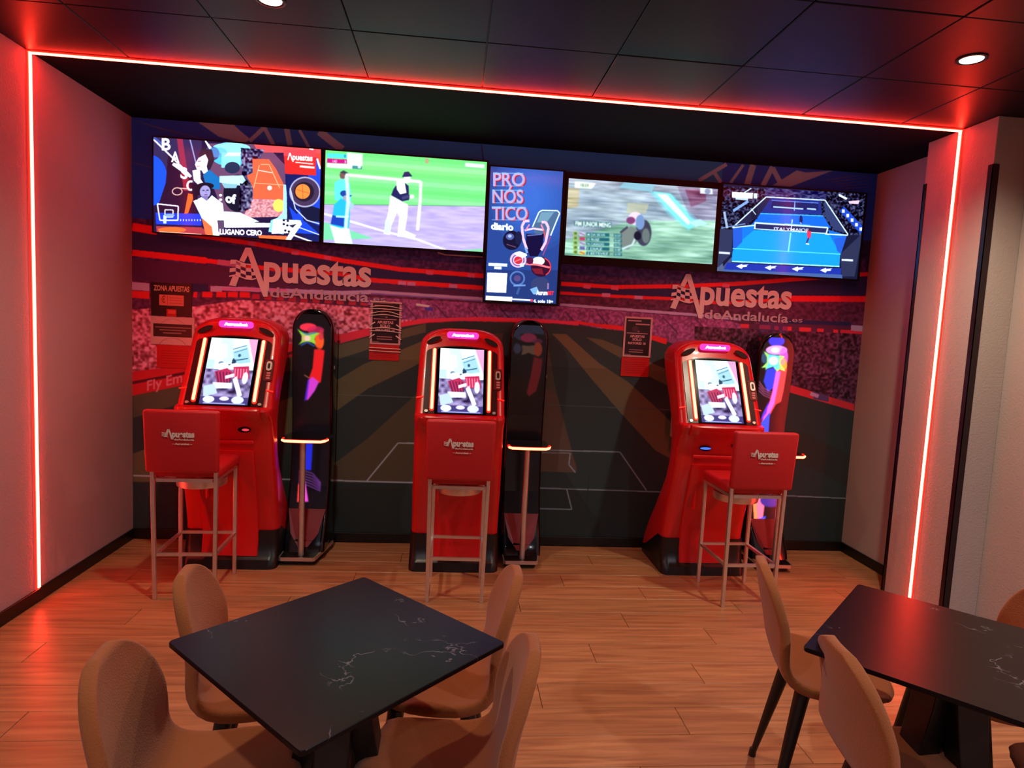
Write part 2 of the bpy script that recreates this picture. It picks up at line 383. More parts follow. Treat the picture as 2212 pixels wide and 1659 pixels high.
# ------------------------------------------------------------------ stadium mural on the back wall
def mural():
    c = Canvas(2200, 1200, (24,26,52), (0, W, 0, H)); A = crop(0, 0, 1); c.use(A, 0.)
    R1 = (205,22,24); PINK = (190,70,85); NAVY = (30,26,60); MAR = (78,26,48); LAV = (165,135,185); BR = (205,66,66)
    # roof, blues raised to stand in for cool light missing up there
    c.poly([(270,235),(1910,360),(1900,520),(285,520)], (8,60,170))
    c.poly([(700,270),(1560,345),(1560,420),(700,330)], (6,92,240)); c.poly([(560,262),(720,275),(720,330),(560,300)], (6,76,215)); c.poly([(1390,330),(1560,345),(1560,410),(1350,385)], (20,100,240))
    C1 = crop(280, 240, 2.698); T = (112,140,165); c.use(C1, 0.)
    c.poly([(385,55),(600,72),(640,110),(705,165),(665,190),(520,150)], T); c.line([(700,175),(790,92)], 26, T); c.line([(785,95),(840,200)], 24, T)
    c.line([(915,98),(935,200)], 32, T); c.line([(990,110),(1050,220)], 18, T); c.line([(1105,118),(1240,225)], 46, T)
    for k in range(5): c.line([(20+k*30,50+k*10),(200+k*60,110+k*14)], 5, (70,66,100))
    c.line([(20,300),(130,330)], 6, (60,60,90)); c.line([(2050,195),(2062,290)], 6, (16,18,44))
    C3 = crop(1200, 340, 3.072); c.use(C3, 0.)
    c.line([(950,155),(1135,45)], 26, T); c.line([(1050,95),(1098,168)], 26, T); c.line([(1245,50),(1160,170)], 20, T); c.line([(1312,50),(1270,185)], 42, T)
    c.line([(1440,62),(1375,190)], 34, T); c.line([(1440,70),(1492,170)], 34, T); c.poly([(1440,185),(1600,85),(1660,100),(1840,88),(1560,195)], T)
    for k in range(5): c.line([(1800+k*30,150+k*14),(2080,110+k*22)], 6, (66,58,96))
    # tiers
    c.use(A, 0.)
    c.poly([(280,470),(700,510),(1050,555),(1220,560),(1560,580),(1870,560),(1870,900),(280,900)], MAR)
    c.poly([(280,470),(700,510),(1050,555),(1220,560),(1560,580),(1870,560),(1870,640),(1220,640),(1000,640),(280,600)], (58,30,66))
    c.noise([(280,470),(1870,470),(1870,700),(280,700)], 7, 6, 22, 3, (1,.5,.8))
    c.poly([(286,500),(400,512),(740,568),(1045,598),(1212,605),(1212,640),(740,600),(440,562),(286,545)], NAVY)
    c.poly([(1212,605),(1490,620),(1750,598),(1880,595),(1880,640),(1500,650),(1212,640)], NAVY)
    def band(pts, w, col, al=1): c.line(pts, w, col, al)
    band([(286,489),(410,506),(557,528),(740,563),(865,582),(1045,596)], 10, R1); band([(286,490),(340,499)], 18, R1)
    band([(286,546),(446,563)], 14, R1); band([(446,563),(560,578),(737,592),(801,605),(1045,622)], 10, R1); band([(470,566),(520,572)], 12, (170,90,110))
    band([(1212,613),(1330,620),(1486,618),(1610,612),(1760,600),(1875,592)], 9, R1); band([(1210,633),(1330,640),(1444,645),(1560,655),(1700,646)], 7, R1)
    band([(1700,645),(1880,646)], 13, (220,20,28))
    for x, y in ((536,525),(630,545),(700,556),(920,588),(1010,594),(1260,618),(1320,621),(1560,616)): c.line([(x,y),(x+16,y+2)], 9, PINK)
    for x, y in ((860,611),(880,613),(970,618),(1300,637),(1370,642)): c.line([(x,y),(x+18,y+1)], 8, (180,110,130))
    c.poly([(286,560),(440,572),(790,612),(1045,632),(1045,646),(800,630),(455,614),(286,606)], (66,26,52))
    c.poly([(286,609),(323,612),(323,629),(286,626)], LAV); c.poly([(410,612),(450,614),(450,630),(410,630)], (30,26,58))
    band([(455,622),(560,626),(737,633),(801,631),(1045,647)], 9, LAV); band([(455,624),(480,625)], 12, LAV); band([(480,624),(620,627)], 5, (190,90,120))
    band([(1210,658),(1500,680),(1600,690)], 6, LAV); band([(801,634),(1040,650)], 3, (110,80,130))
    c.poly([(286,628),(323,630),(323,646),(286,643)], R1)
    for x in (418,437,467,492,518): c.line([(x,636),(x+(22 if x > 430 else 8),637)], 12, R1)
    for x in range(545,800,26): c.line([(x,640+(x-545)*.06),(x+16,641+(x-545)*.06)], 11, (185,24,40), .8)
    for x, w in ((1568,14),(1600,18),(1640,24),(1672,10),(1690,20),(1726,26),(1765,14),(1800,10),(1815,60)): c.line([(x,702+(x-1568)*.06),(x+w,703+(x-1568)*.06)], 9, (200,34,44))
    c.poly([(1838,702),(1866,704),(1866,716),(1838,714)], LAV); c.poly([(1700,690),(1838,696),(1838,704),(1700,699)], (30,26,60))
    # lower stand, bright crowd left, dark crowd right
    LC = [(286,668),(420,662),(520,648),(640,652),(800,665),(1045,680),(1045,690),(900,695),(700,740),(400,812),(286,826)]
    c.poly(LC, (182,84,92)); c.noise(LC, 6, 6, 66, 11, (1,.9,.9)); c.noise(LC, 12, 10, 36, 12, (1,.7,.7))
    MC = [(760,640),(1045,655),(1210,662),(1560,690),(1600,700),(1600,735),(1440,742),(1250,700),(920,692),(860,690)]
    c.poly(MC, (128,54,88)); c.noise(MC, 5, 5, 34, 13, (1,.6,.8))
    for x in range(870,1560,70): c.line([(x,655+(x-870)*.05),(x+34,692+(x-870)*.05)], 3, (66,24,52), .8)
    c.poly([(900,655),(930,660),(925,664),(898,660)], (190,180,220)); c.poly([(915,664),(935,664),(935,672),(920,670)], (60,50,130))
    RC = [(1500,705),(1870,722),(1860,880),(1845,874),(1700,838),(1600,780),(1500,750)]
    c.poly(RC, (66,22,38)); c.noise(RC, 6, 6, 44, 14, (1,.7,.8))
    c.line([(1640,704),(1700,716)], 26, (64,40,84), .5)
    # pitch
    DK = (36,40,34); LT = (88,70,40); LN = (150,140,130)
    c.poly([(270,836),(400,808),(560,776),(735,738),(880,702),(1000,694),(1150,697),(1250,704),(1350,716),(1440,738),(1600,790),(1720,838),(1860,885),(1860,1240),(270,1240)], DK)
    G = crop(700, 660, 3.131); c.use(G, 0.)
    c.poly([(-1290,560),(-940,470),(-560,430),(60,275),(320,210),(520,165),(689,122),(689,180),(520,225),(60,375),(-300,460),(-1290,760)], (78,66,42))
    c.poly([(60,520),(270,395),(520,300),(689,230),(689,365),(600,415),(300,560),(60,730),(-1290,1350),(-1290,1000)], LT)
    c.poly([(60,1075),(300,895),(600,620),(760,470),(900,330),(900,1200),(60,1195),(-1290,1190),(-1290,1560),(-600,1400)], (74,56,34))
    c.poly([(-1290,1195),(60,1195),(900,1205),(900,1600),(-1290,1600)], (32,36,28))
    c.poly([(-1290,1190),(-1290,1700),(-600,1700)], (30,34,28))
    G2 = crop(1160, 660, 3.131); c.use(G2, 0.)
    c.poly([(-560,430),(-100,400),(-100,1000),(240,990),(120,540),(60,180),(-300,190)], (66,52,34))
    c.poly([(-230,190),(-330,1000),(-60,1000),(0,400),(60,170)], (34,36,34))
    c.poly([(100,190),(200,195),(420,390),(620,520),(860,740),(1000,900),(1150,1060),(950,1060),(800,980),(560,720),(380,510),(200,290)], (92,66,38))
    c.poly([(330,215),(440,230),(590,290),(780,390),(900,440),(1050,520),(1250,640),(1250,760),(920,560),(760,480),(590,370),(450,290)], (82,66,40))
    c.poly([(1250,660),(1560,780),(1850,880),(2250,1080),(2250,1300),(1850,1100),(1500,940)], (40,34,26))
    c.poly([(60,560),(130,600),(180,800),(270,1100),(260,1130),(-60,1120),(-60,700)], (80,50,34))
    c.poly([(-1500,1225),(900,1255),(2250,1300),(2250,1700),(-1500,1700)], (30,33,26))
    c.use(G, 0.)
    for p, w in (([(60,600),(700,624)],5),([(-1290,1150),(60,1182),(600,1198),(900,1206)],11),([(290,1185),(500,930),(650,932)],10)): c.line(p, w, LN if w > 6 else (90,84,70))
    c.use(G2, 0.)
    L2 = (118,110,104)
    for p, w in (([(60,670),(520,690),(900,705)],5),([(-60,975),(560,990),(740,1250)],9),([(-60,994),(225,998)],6),([(225,998),(215,1075),(260,1130)],10),([(-60,1232),(900,1262),(1500,1278),(2230,1310)],8),([(200,1240),(235,1378),(-100,1370)],9)): c.line(p, w, L2 if w > 5 else (70,64,56))
    c.line([(350,1130),(335,1420)], 3, (20,22,18))
    # advertising boards round the pitch
    c.use(A, 0.)
    band([(286,813),(400,796),(560,762),(735,733),(800,720),(880,697),(1000,690),(1250,697),(1345,710),(1440,735)], 6, R1)
    c.poly([(286,803),(397,789),(560,755),(735,722),(735,742),(560,790),(397,832),(286,855)], (196,24,28)); band([(286,827),(400,806),(560,778),(735,738)], 6, (84,12,20))
    c.poly([(735,722),(800,708),(880,694),(925,688),(925,697),(870,706),(735,742)], (200,34,48))
    band([(900,692),(1045,688),(1170,692),(1250,700)], 7, (200,40,60)); band([(1300,704),(1345,709),(1440,740)], 9, R1)
    c.poly([(1703,830),(1845,873),(1845,888),(1703,847)], (196,34,38)); c.poly([(1757,845),(1790,856),(1790,868),(1757,862)], (70,50,80)); c.line([(1750,850),(1768,856)], 8, (170,120,140))
    c.text('Fly Em', (318,844), (394,825), 21, (214,110,110), .02)
    return c
mcv = mural(); mcv.a = mcv.a*np.array([1.15, 1.35, 1.65], np.float32)+np.array([.03, .055, .075], np.float32); mcv.a[640:] = mcv.a[640:]*.93-.012; mcv.blur(1, 1)
mm = print_mat('stadium_mural_print', mcv, .62, spec=.35)
back = MB().box(-.2, XR+.2, 0, .2, 0, H).build('wall_back', wall_m); tag(back, kind='structure')
mu = link('stadium_mural', None); tag(mu, 'printed stadium mural with red stands and striped green pitch covering the back wall', 'mural')
face_uv('mural_print', mm, mu, [(0,-.0015,0),(W,-.0015,0),(W,-.0015,H),(0,-.0015,H)])
edge = MB().box(0, W, -.001, -.0002, 0, H); edge.build('mural_backing', base_m, mu)

# ------------------------------------------------------------------ raised wall lettering
def lettering(name, label, dx, sc, k):
    LX = crop(480, 520, 6.144)
    def Lc(x, y):
        X, Z = wp(*LX(x, y), 0.); return X, Z
    ax, az = Lc(350, 92)
    def tr(x, z): return (x-ax)*sc, (z-az)*sc
    X0, Z0 = ax+dx, az+(-.002 if dx else 0)
    root = thing(name, label, 'sign', (X0, 0, Z0), group=None)
    D0, D1 = -.010, -.0018
    cnt = [0]
    def flat(mb, pts):
        P = [tr(*Lc(*p)) for p in pts]; cnt[0] += 1; e = .0003*(cnt[0] % 7)
        mb.loft([[(x, D0-e, z) for x, z in P], [(x, D1+e*.2, z) for x, z in P]])
    a = MB()
    flat(a, [(315,92),(388,95),(345,192),(300,287),(235,268)])
    flat(a, [(340,92),(388,97),(470,320),(550,545),(608,745),(552,745),(345,190)])
    flat(a, [(150,465),(232,480),(186,607),(98,592)])
    a.build('letter_a', logo_m, root)
    w = MB()
    x0, zb = tr(*Lc(556, 530)); x1, _ = tr(*Lc(1978, 590)); _, zt = tr(*Lc(620, 290))
    v, f = text_fit('puestas', x0, x1, zb, (zt-zb)*.96, .15, .028, 'x')
    w.add([(p[0], (D0+D1)/2-(1 if p[2] > 0 else -1)*.004, p[1]) for p in v], f)
    q = [tr(*Lc(*p)) for p in ((556,480),(612,480),(608,745),(560,745))]
    w.loft([[(x, D0-.0011, z) for x, z in q], [(x, D1, z) for x, z in q]])
    w.build('wordmark', logo_m, root)
    s = MB(); x0, zb = tr(*Lc(640, 745)); x1, _ = tr(*Lc(1945, 800)); _, zt = tr(*Lc(700, 610))
    v, f = text_fit('deAndalucía', x0, x1, zb, (zt-zb)*.92, .15, .018)
    s.add([(p[0], (D0+D1)/2-(1 if p[2] > 0 else -1)*.003, p[1]) for p in v], f)
    x0, zb = tr(*Lc(1965, 800)); x1, _ = tr(*Lc(2165, 806))
    v, f = text_fit('.es', x0, x1, zb, (zt-zb)*.55, .15, .0)
    s.add([(p[0], (D0+D1)/2-(1 if p[2] > 0 else -1)*.003, p[1]) for p in v], f)
    s.build('subtitle', logo_thin_m, root)
    fl = MB(); top = [(118,262),(190,262),(250,288),(320,312),(385,318),(440,330)]; bot = [(100,472),(185,455),(250,478),(320,505),(400,515),(455,500)]
    def bez(u, v):
        i = min(int(u*5), 4); t = u*5-i
        tx, ty = [top[i][j]*(1-t)+top[i+1][j]*t for j in (0,1)]; bx, by = [bot[i][j]*(1-t)+bot[i+1][j]*t for j in (0,1)]
        return tx*(1-v)+bx*v, ty*(1-v)+by*v
    for i in range(5):
        for j in range(4):
            if (i+j) % 2 == 0:
                u0, u1, v0, v1 = i/5, (i+1)/5, j/4, (j+1)/4
                flat(fl, [bez(u0,v0), bez(u1,v0), bez(u1,v1), bez(u0,v1)])
    for vv in (0, 1):
        for i in range(5): flat(fl, [bez(i/5,vv-.04), bez((i+1)/5,vv-.04), bez((i+1)/5,vv+.05), bez(i/5,vv+.05)])
    fl.build('checkered_flag', logo_m, root)
    return root
lettering('wall_lettering', 'pale Apuestas de Andalucía lettering under the two left televisions', 0, 1, 0)
lettering('wall_lettering', 'pale Apuestas de Andalucía lettering under the two right televisions', 2.957, .965, 1)

# ------------------------------------------------------------------ red light frame
lf = thing('light_strip', 'glowing red neon strip running up both side walls and across the ceiling', 'light strip', (2.5, LEDY, H))
def run(name, boxes_core, boxes_edge):
    a = MB(); [a.box(*b) for b in boxes_core]; a.build(name, led_core, lf)
    e = MB(); [e.box(*b) for b in boxes_edge]; e.build(name+'_diffuser', led_edge, lf)
xl, xr, zt = -2.5, W-.195-2.5, 0
run('light_run', [(xl, xl+.011, -.0085, .0085, .072-H, -.002)], [(xl, xl+.006, -.017, .017, .072-H, -.002)])
run('light_run', [(xl, xr, -.0085, .0085, -.011, -.0005)], [(xl, xr, -.017, .017, -.006, -.0005)])
run('light_run', [(xr-.011, xr, -.0085, .0085, .0-H+.02, -.002)], [(xr-.006, xr, -.017, .017, .02-H, -.002)])

# ------------------------------------------------------------------ downlights
for i, (x, y, e) in enumerate(DOWNLIGHTS):
    lab = ['recessed downlight above the left stool cut by the top edge', 'recessed white downlight in the black ceiling beside the right pillar',
           'unseen fill downlight added over the left table', 'unseen fill downlight added over the right table', 'unseen fill downlight added at the rear left', 'unseen fill downlight added at the rear right'][i]
    t = thing('downlight', lab, 'ceiling light', (x, y, H), group='recessed downlights')
    r = MB(); n = 28
    prof = [(.055,-.0005),(.058,-.004),(.050,-.006),(.044,-.003),(.042,.0)]
    r.loft([[(a*math.cos(2*PI*k/n), a*math.sin(2*PI*k/n), z) for k in range(n)] for a, z in prof], cap=False); r.build('trim_ring', trim_m, t, smooth=True)
    d = MB(); d.loft([[(.043*math.cos(2*PI*k/n), .043*math.sin(2*PI*k/n), z) for k in range(n)] for z in (-.0015,-.003)]); d.build('diffuser', lamp_disc, t)

# ------------------------------------------------------------------ televisions
def rect_from(pts, y):
    q = [wp(*p, y) for p in pts]   # tl, tr, br, bl
    return ((q[0][0]+q[3][0])/2, (q[1][0]+q[2][0])/2, (q[2][1]+q[3][1])/2, (q[0][1]+q[1][1])/2)
def television(label, outer, inner, paint, ppm=820, est=1.25, soft=1, rough=.16):
    y = -.08
    X0, X1, Z0, Z1 = rect_from(outer, y); x0, x1, z0, z1 = rect_from(inner, y)
    x0, x1, z0, z1 = max(x0, X0+.006), min(x1, X1-.006), max(z0, Z0+.006), min(z1, Z1-.006)
    cx, cz = (X0+X1)/2, (Z0+Z1)/2
    t = thing('television', label, 'television', (cx, 0, cz), group='wall televisions')
    b = MB().box(X0-cx, X1-cx, -.074, -.045, Z0-cz, Z1-cz); b.build('housing', blackpl, t, bevel=.003)
    fr = MB()
    for q in ((X0,X1,Z0,z0),(X0,X1,z1,Z1),(X0,x0,z0,z1),(x1,X1,z0,z1)): fr.box(q[0]-cx, q[1]-cx, -.082, -.0735, q[2]-cz, q[3]-cz)
    fr.build('bezel', mat('bezel_black', (9,8,10), .55, spec=.25), t)
    MB().box(-.2, .2, -.046, -.003, -.15, .15).build('wall_mount', blackpl, t)
    cv = paint((x0, x1, z0, z1), int((x1-x0)*ppm), int((z1-z0)*ppm)); cv.blur(soft, 2)
    m = print_mat('screen_picture', cv, rough, emis=est, spec=.12)
    face_uv('screen', m, t, [(x0-cx,-.0785,z0-cz),(x1-cx,-.0785,z0-cz),(x1-cx,-.0785,z1-cz),(x0-cx,-.0785,z1-cz)])
    return t
TY = -.08
def tv1(rect, w, h):
    c = Canvas(w, h, (26,18,52), rect); c.use(crop(280, 240, 3.606), TY)
    c.poly([(150,190),(560,210),(560,700),(150,640)], (44,34,74)); c.ell(160,540,135,200,(20,70,235))
    c.poly([(300,330),(480,500),(520,820),(200,800),(280,560)], (38,14,40))
    c.poly([(365,200),(410,200),(470,620),(420,620)], (190,40,60), .6); c.line([(470,220),(520,420)], 10, (140,140,190)); c.line([(170,205),(300,330),(480,510)], 14, (200,200,225)); c.line([(180,200),(260,260)], 18, (60,70,150))
    c.text('B', (250,302), (318,302), 88, (240,252,250), .03); c.text('A', (322,392), (388,400), 78, (240,252,250), .03); c.text('S', (395,520), (450,528), 82, (240,252,250), .03); c.ring(475,580,26,34,16,(240,252,250),1,60,300)
    c.poly([(340,400),(400,420),(480,500),(470,520),(330,420)], (225,240,245))
    c.ring(370,625,38,28,9,(200,160,150)); c.line([(390,600),(450,605)], 9, (200,160,150))
    c.poly([(200,790),(560,800),(560,892),(205,880)], (24,52,205)); c.poly([(455,640),(505,650),(455,795),(425,800)], (255,90,40)); c.line([(215,722),(378,740),(375,850),(235,850),(215,722)], 11, (215,215,235)); c.line([(275,768),(338,770),(336,825),(275,825),(275,768)], 9, (215,215,235)); c.poly([(262,810),(285,810),(285,875),(262,875)], (190,240,255)); c.ell(310,812,40,12,(120,150,220))
    for k in range(9): c.quad(370+k*22,842,378+k*22,856,(200,210,235))
    c.poly([(205,895),(560,905),(640,972),(210,948)], (150,50,60)); c.ell(330,925,110,22,(225,95,45)); c.line([(230,940),(560,960)], 6, (240,190,170))
    c.poly([(600,250),(1060,260),(1210,420),(1220,820),(740,830),(640,560)], (92,60,92))
    c.poly([(960,245),(1490,290),(1490,330),(1000,320)], (205,70,75)); c.ell(790,335,165,95,(60,175,235)); c.ell(790,290,150,45,(130,232,248)); c.quad(715,322,862,440,(120,235,240)); c.quad(715,322,862,350,(190,250,250))
    c.poly([(865,285),(1050,300),(965,480),(875,510)], (44,48,86)); c.noise([(865,285),(1050,300),(965,480),(875,510)], 9, 9, 90, 5)
    c.poly([(955,370),(1085,375),(1140,450),(1195,560),(1205,692),(960,682),(915,500),(960,480)], (240,88,58)); c.line([(1010,420),(965,600)], 6, (255,170,130)); c.line([(1020,415),(1085,415),(1170,600)], 6, (255,170,130)); c.line([(1000,460),(1110,480)], 7, (250,200,190)); c.line([(970,560),(1195,575)], 5, (255,170,130)); c.ell(1090,598,18,18,(240,220,230))
    c.poly([(950,684),(1205,692),(1190,822),(880,830)], (196,130,140)); c.noise([(950,684),(1205,692),(1190,822),(880,830)], 8, 6, 40, 6)
    c.ell(640,330,60,55,(50,60,110)); c.ell(680,320,80,40,(70,150,220),.6); c.poly([(535,340),(560,290),(640,300),(660,380),(620,470),(600,400)], (34,26,44)); c.poly([(508,415),(535,365),(590,335),(612,380),(600,430),(610,470),(575,490),(560,462),(522,452)], (236,226,224)); c.line([(530,392),(556,388)], 6, (90,60,80)); c.line([(520,432),(545,430)], 6, (190,90,100)); c.poly([(570,500),(620,455),(700,520),(705,610),(600,600)], (14,96,165)); c.poly([(488,462),(548,450),(552,530),(580,570),(540,580),(500,540)], (240,250,252))
    c.ell(845,640,115,145,(16,16,36)); c.ring(845,640,112,142,10,(60,66,110),1,-80,80); c.poly([(700,505),(880,500),(905,540),(860,580),(700,555)], (170,225,235)); c.poly([(715,560),(840,570),(830,600),(740,600)], (120,170,190)); c.poly([(860,560),(950,600),(940,760),(870,780)], (60,56,90)); c.noise([(860,520),(960,560),(950,770),(850,780)], 9, 9, 80, 7); c.ell(800,440,60,45,(24,40,70))
    c.text('of', (745,708), (830,720), 66, (235,245,245), .05); c.ell(708,655,12,10,(235,245,245)); c.ell(708,690,12,10,(235,245,245))
    c.poly([(500,575),(640,570),(640,640),(500,660)], (18,14,30)); c.ell(590,582,66,26,(18,14,30)); c.ell(588,628,42,50,(140,135,190)); c.poly([(565,660),(612,660),(606,710),(570,700)], (112,104,160)); c.line([(566,618),(582,617)], 7, (40,30,60)); c.line([(598,616),(614,615)], 7, (40,30,60)); c.line([(582,652),(606,650)], 6, (80,50,90)); c.line([(592,620),(596,638)], 5, (110,100,160)); c.poly([(495,700),(560,670),(600,700),(640,655),(725,720),(740,850),(682,850),(700,970),(610,970),(555,820)], (222,252,248)); c.poly([(560,830),(640,900),(650,970),(590,960)], (235,100,60)); c.poly([(685,850),(735,850),(735,950),(690,940)], (80,60,90)); c.poly([(480,560),(520,560),(530,690),(495,690)], (16,12,34))
    c.poly([(735,780),(860,790),(1010,860),(735,905)], (205,240,235)); c.poly([(740,862),(1100,872),(1120,905),(740,908)], (250,252,250)); c.text('LUGANO CERO', (700,958), (1030,968), 38, (250,250,250), .05); c.poly([(1100,850),(1180,820),(1200,960),(1080,940)], (130,215,240))
    c.ell(1160,735,44,50,(250,205,90)); c.poly([(1198,570),(1222,575),(1226,840),(1130,850),(1195,790)], (150,232,250))
    c.poly([(1000,966),(1225,972),(1222,1004),(1010,992)], (240,96,50)); c.poly([(1210,480),(1505,500),(1500,1020),(1400,1015),(1240,860)], (14,24,84)); c.poly([(1440,340),(1490,380),(1495,900),(1300,820)], (24,60,190)); c.poly([(1240,740),(1300,800),(1480,960),(1300,950)], (20,60,200)); c.poly([(1300,700),(1480,760),(1485,860),(1360,860)], (16,20,50))
    c.ell(1365,630,122,120,(150,150,185)); c.ell(1365,630,110,108,(58,44,74)); c.ell(1358,628,78,76,(30,22,40)); c.ell(1348,626,58,58,(245,125,55)); c.line([(1300,610),(1400,640)], 4, (160,70,30)); c.line([(1345,570),(1350,684)], 4, (160,70,30))
    c.line([(1250,600),(1290,760),(1380,850),(1488,880)], 9, (180,190,225)); c.line([(1250,880),(1490,968)], 8, (190,200,230))
    c.poly([(1120,842),(1330,850),(1342,880),(1252,1010),(1215,1000),(1245,950),(1105,955)], (244,252,252))
    for q in ((1200,850),(1232,855),(1200,880),(1228,890),(1212,930),(1240,938)): c.ell(*q,10,9,(20,20,50))
    c.poly([(1240,890),(1300,878),(1270,910)], (30,30,60)); c.line([(1260,960),(1420,1018)], 12, (235,240,245))
    c.poly([(1198,298),(1450,306),(1452,502),(1212,488)], (214,36,34)); c.poly([(1198,298),(1450,306),(1452,360),(1200,350)], (196,60,70)); c.line([(1232,380),(1248,325),(1268,385)], 9, (250,235,235)); c.text('puestas', (1268,378), (1425,388), 44, (250,235,235), .04); c.line([(1290,398),(1430,412)], 9, (240,200,200)); c.line([(1325,430),(1440,440)], 16, (245,215,215))
    c.poly([(1448,330),(1498,330),(1498,450),(1460,400)], (214,60,50)); c.line([(1460,370),(1485,450)], 14, (240,250,252)); c.line([(1400,290),(1432,296)], 16, (240,250,252)); c.poly([(590,225),(640,285),(620,295),(585,235)], (240,250,252))
    return c
def tv2(rect, w, h):
    c = Canvas(w, h, (112,216,128), rect); c.use(crop(680, 290, 3.95), TY)
    for k, y in enumerate(range(130, 620, 70)): c.poly([(60,y),(1490,y+110),(1490,y+150),(60,y+34)], (142,232,158) if k % 2 else (98,206,112), .7)
    c.poly([(60,595),(1480,612),(1480,1060),(60,950)], (178,166,226)); c.noise([(60,595),(1480,612),(1480,1060),(60,950)], 60, 9, 14, 2)
    c.line([(60,598),(1480,614)], 5, (90,130,110)); c.poly([(60,745),(150,770),(500,888),(60,905)], (112,206,160)); c.poly([(60,900),(330,900),(1440,1040),(60,960)], (170,160,215)); c.poly([(1250,990),(1430,975),(1430,1010),(1250,1000)], (120,200,150))
    c.line([(60,674),(180,705)], 14, (245,250,255)); c.line([(300,742),(600,830),(870,895),(1120,990)], 15, (245,252,252))
    c.poly([(105,160),(275,170),(275,205),(105,198)], (70,215,225)); c.poly([(105,206),(275,216),(275,250),(105,243)], (186,16,120)); c.poly([(275,158),(408,168),(402,295),(275,268)], (238,250,250)); c.poly([(102,246),(318,258),(318,296),(102,282)], (225,245,250)); c.poly([(320,266),(402,272),(402,298),(320,292)], (40,130,140)); c.text('LAD', (150,238), (190,240), 20, (250,240,250), .03); c.text('0', (250,196), (265,198), 22, (20,90,120), .03); c.text('3', (252,244), (266,245), 20, (250,240,250), .03); c.ell(380,280,14,11,(190,240,245))
    c.poly([(1285,243),(1450,258),(1445,288),(1283,275)], (220,250,248)); c.poly([(942,205),(972,208),(972,250),(942,246)], (200,130,120), .7)
    # player far left, coach, batter
    c.ell(238,350,26,32,(110,80,80)); c.poly([(212,325),(245,308),(290,332),(260,340)], (40,60,70)); c.poly([(168,410),(235,378),(300,425),(312,560),(295,580),(170,560)], (90,226,232)); c.poly([(290,560),(335,600),(330,640),(300,620)], (150,190,210))
    c.ell(250,505,34,26,(26,60,150)); c.poly([(230,515),(320,520),(300,535),(240,535)], (26,60,150)); c.ell(262,545,24,24,(150,150,180)); c.poly([(165,600),(225,545),(295,590),(300,680),(290,800),(210,800),(138,770),(150,700)], (34,176,222)); c.poly([(150,690),(250,710),(250,790),(135,765)], (22,60,170)); c.line([(180,700),(250,705),(290,700)], 16, (170,240,245)); c.poly([(128,775),(220,800),(292,806),(322,938),(175,930)], (214,250,255))
    c.ell(788,385,32,32,(240,240,235)); c.poly([(745,365),(765,322),(800,318),(832,358),(800,362)], (22,34,84)); c.poly([(690,440),(760,408),(800,440),(805,560),(745,572),(652,520),(670,470)], (30,32,84)); c.poly([(695,400),(765,398),(782,500),(728,512),(700,470)], (244,248,246)); c.line([(745,545),(800,530),(838,535)], 26, (60,60,110)); c.ell(828,532,20,18,(235,235,235))
    c.poly([(645,520),(740,572),(795,600),(788,700),(768,820),(862,862),(850,882),(705,872),(722,700),(700,665),(645,800),(640,858),(588,848),(602,760),(628,660)], (250,250,240)); c.poly([(602,740),(645,720),(650,800),(640,850),(592,846)], (200,244,250))
    # bright U-shaped reflection painted into the screen picture
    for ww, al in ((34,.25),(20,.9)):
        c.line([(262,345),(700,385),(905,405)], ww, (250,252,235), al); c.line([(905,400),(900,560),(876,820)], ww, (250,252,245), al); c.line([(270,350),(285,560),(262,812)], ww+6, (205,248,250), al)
    return c
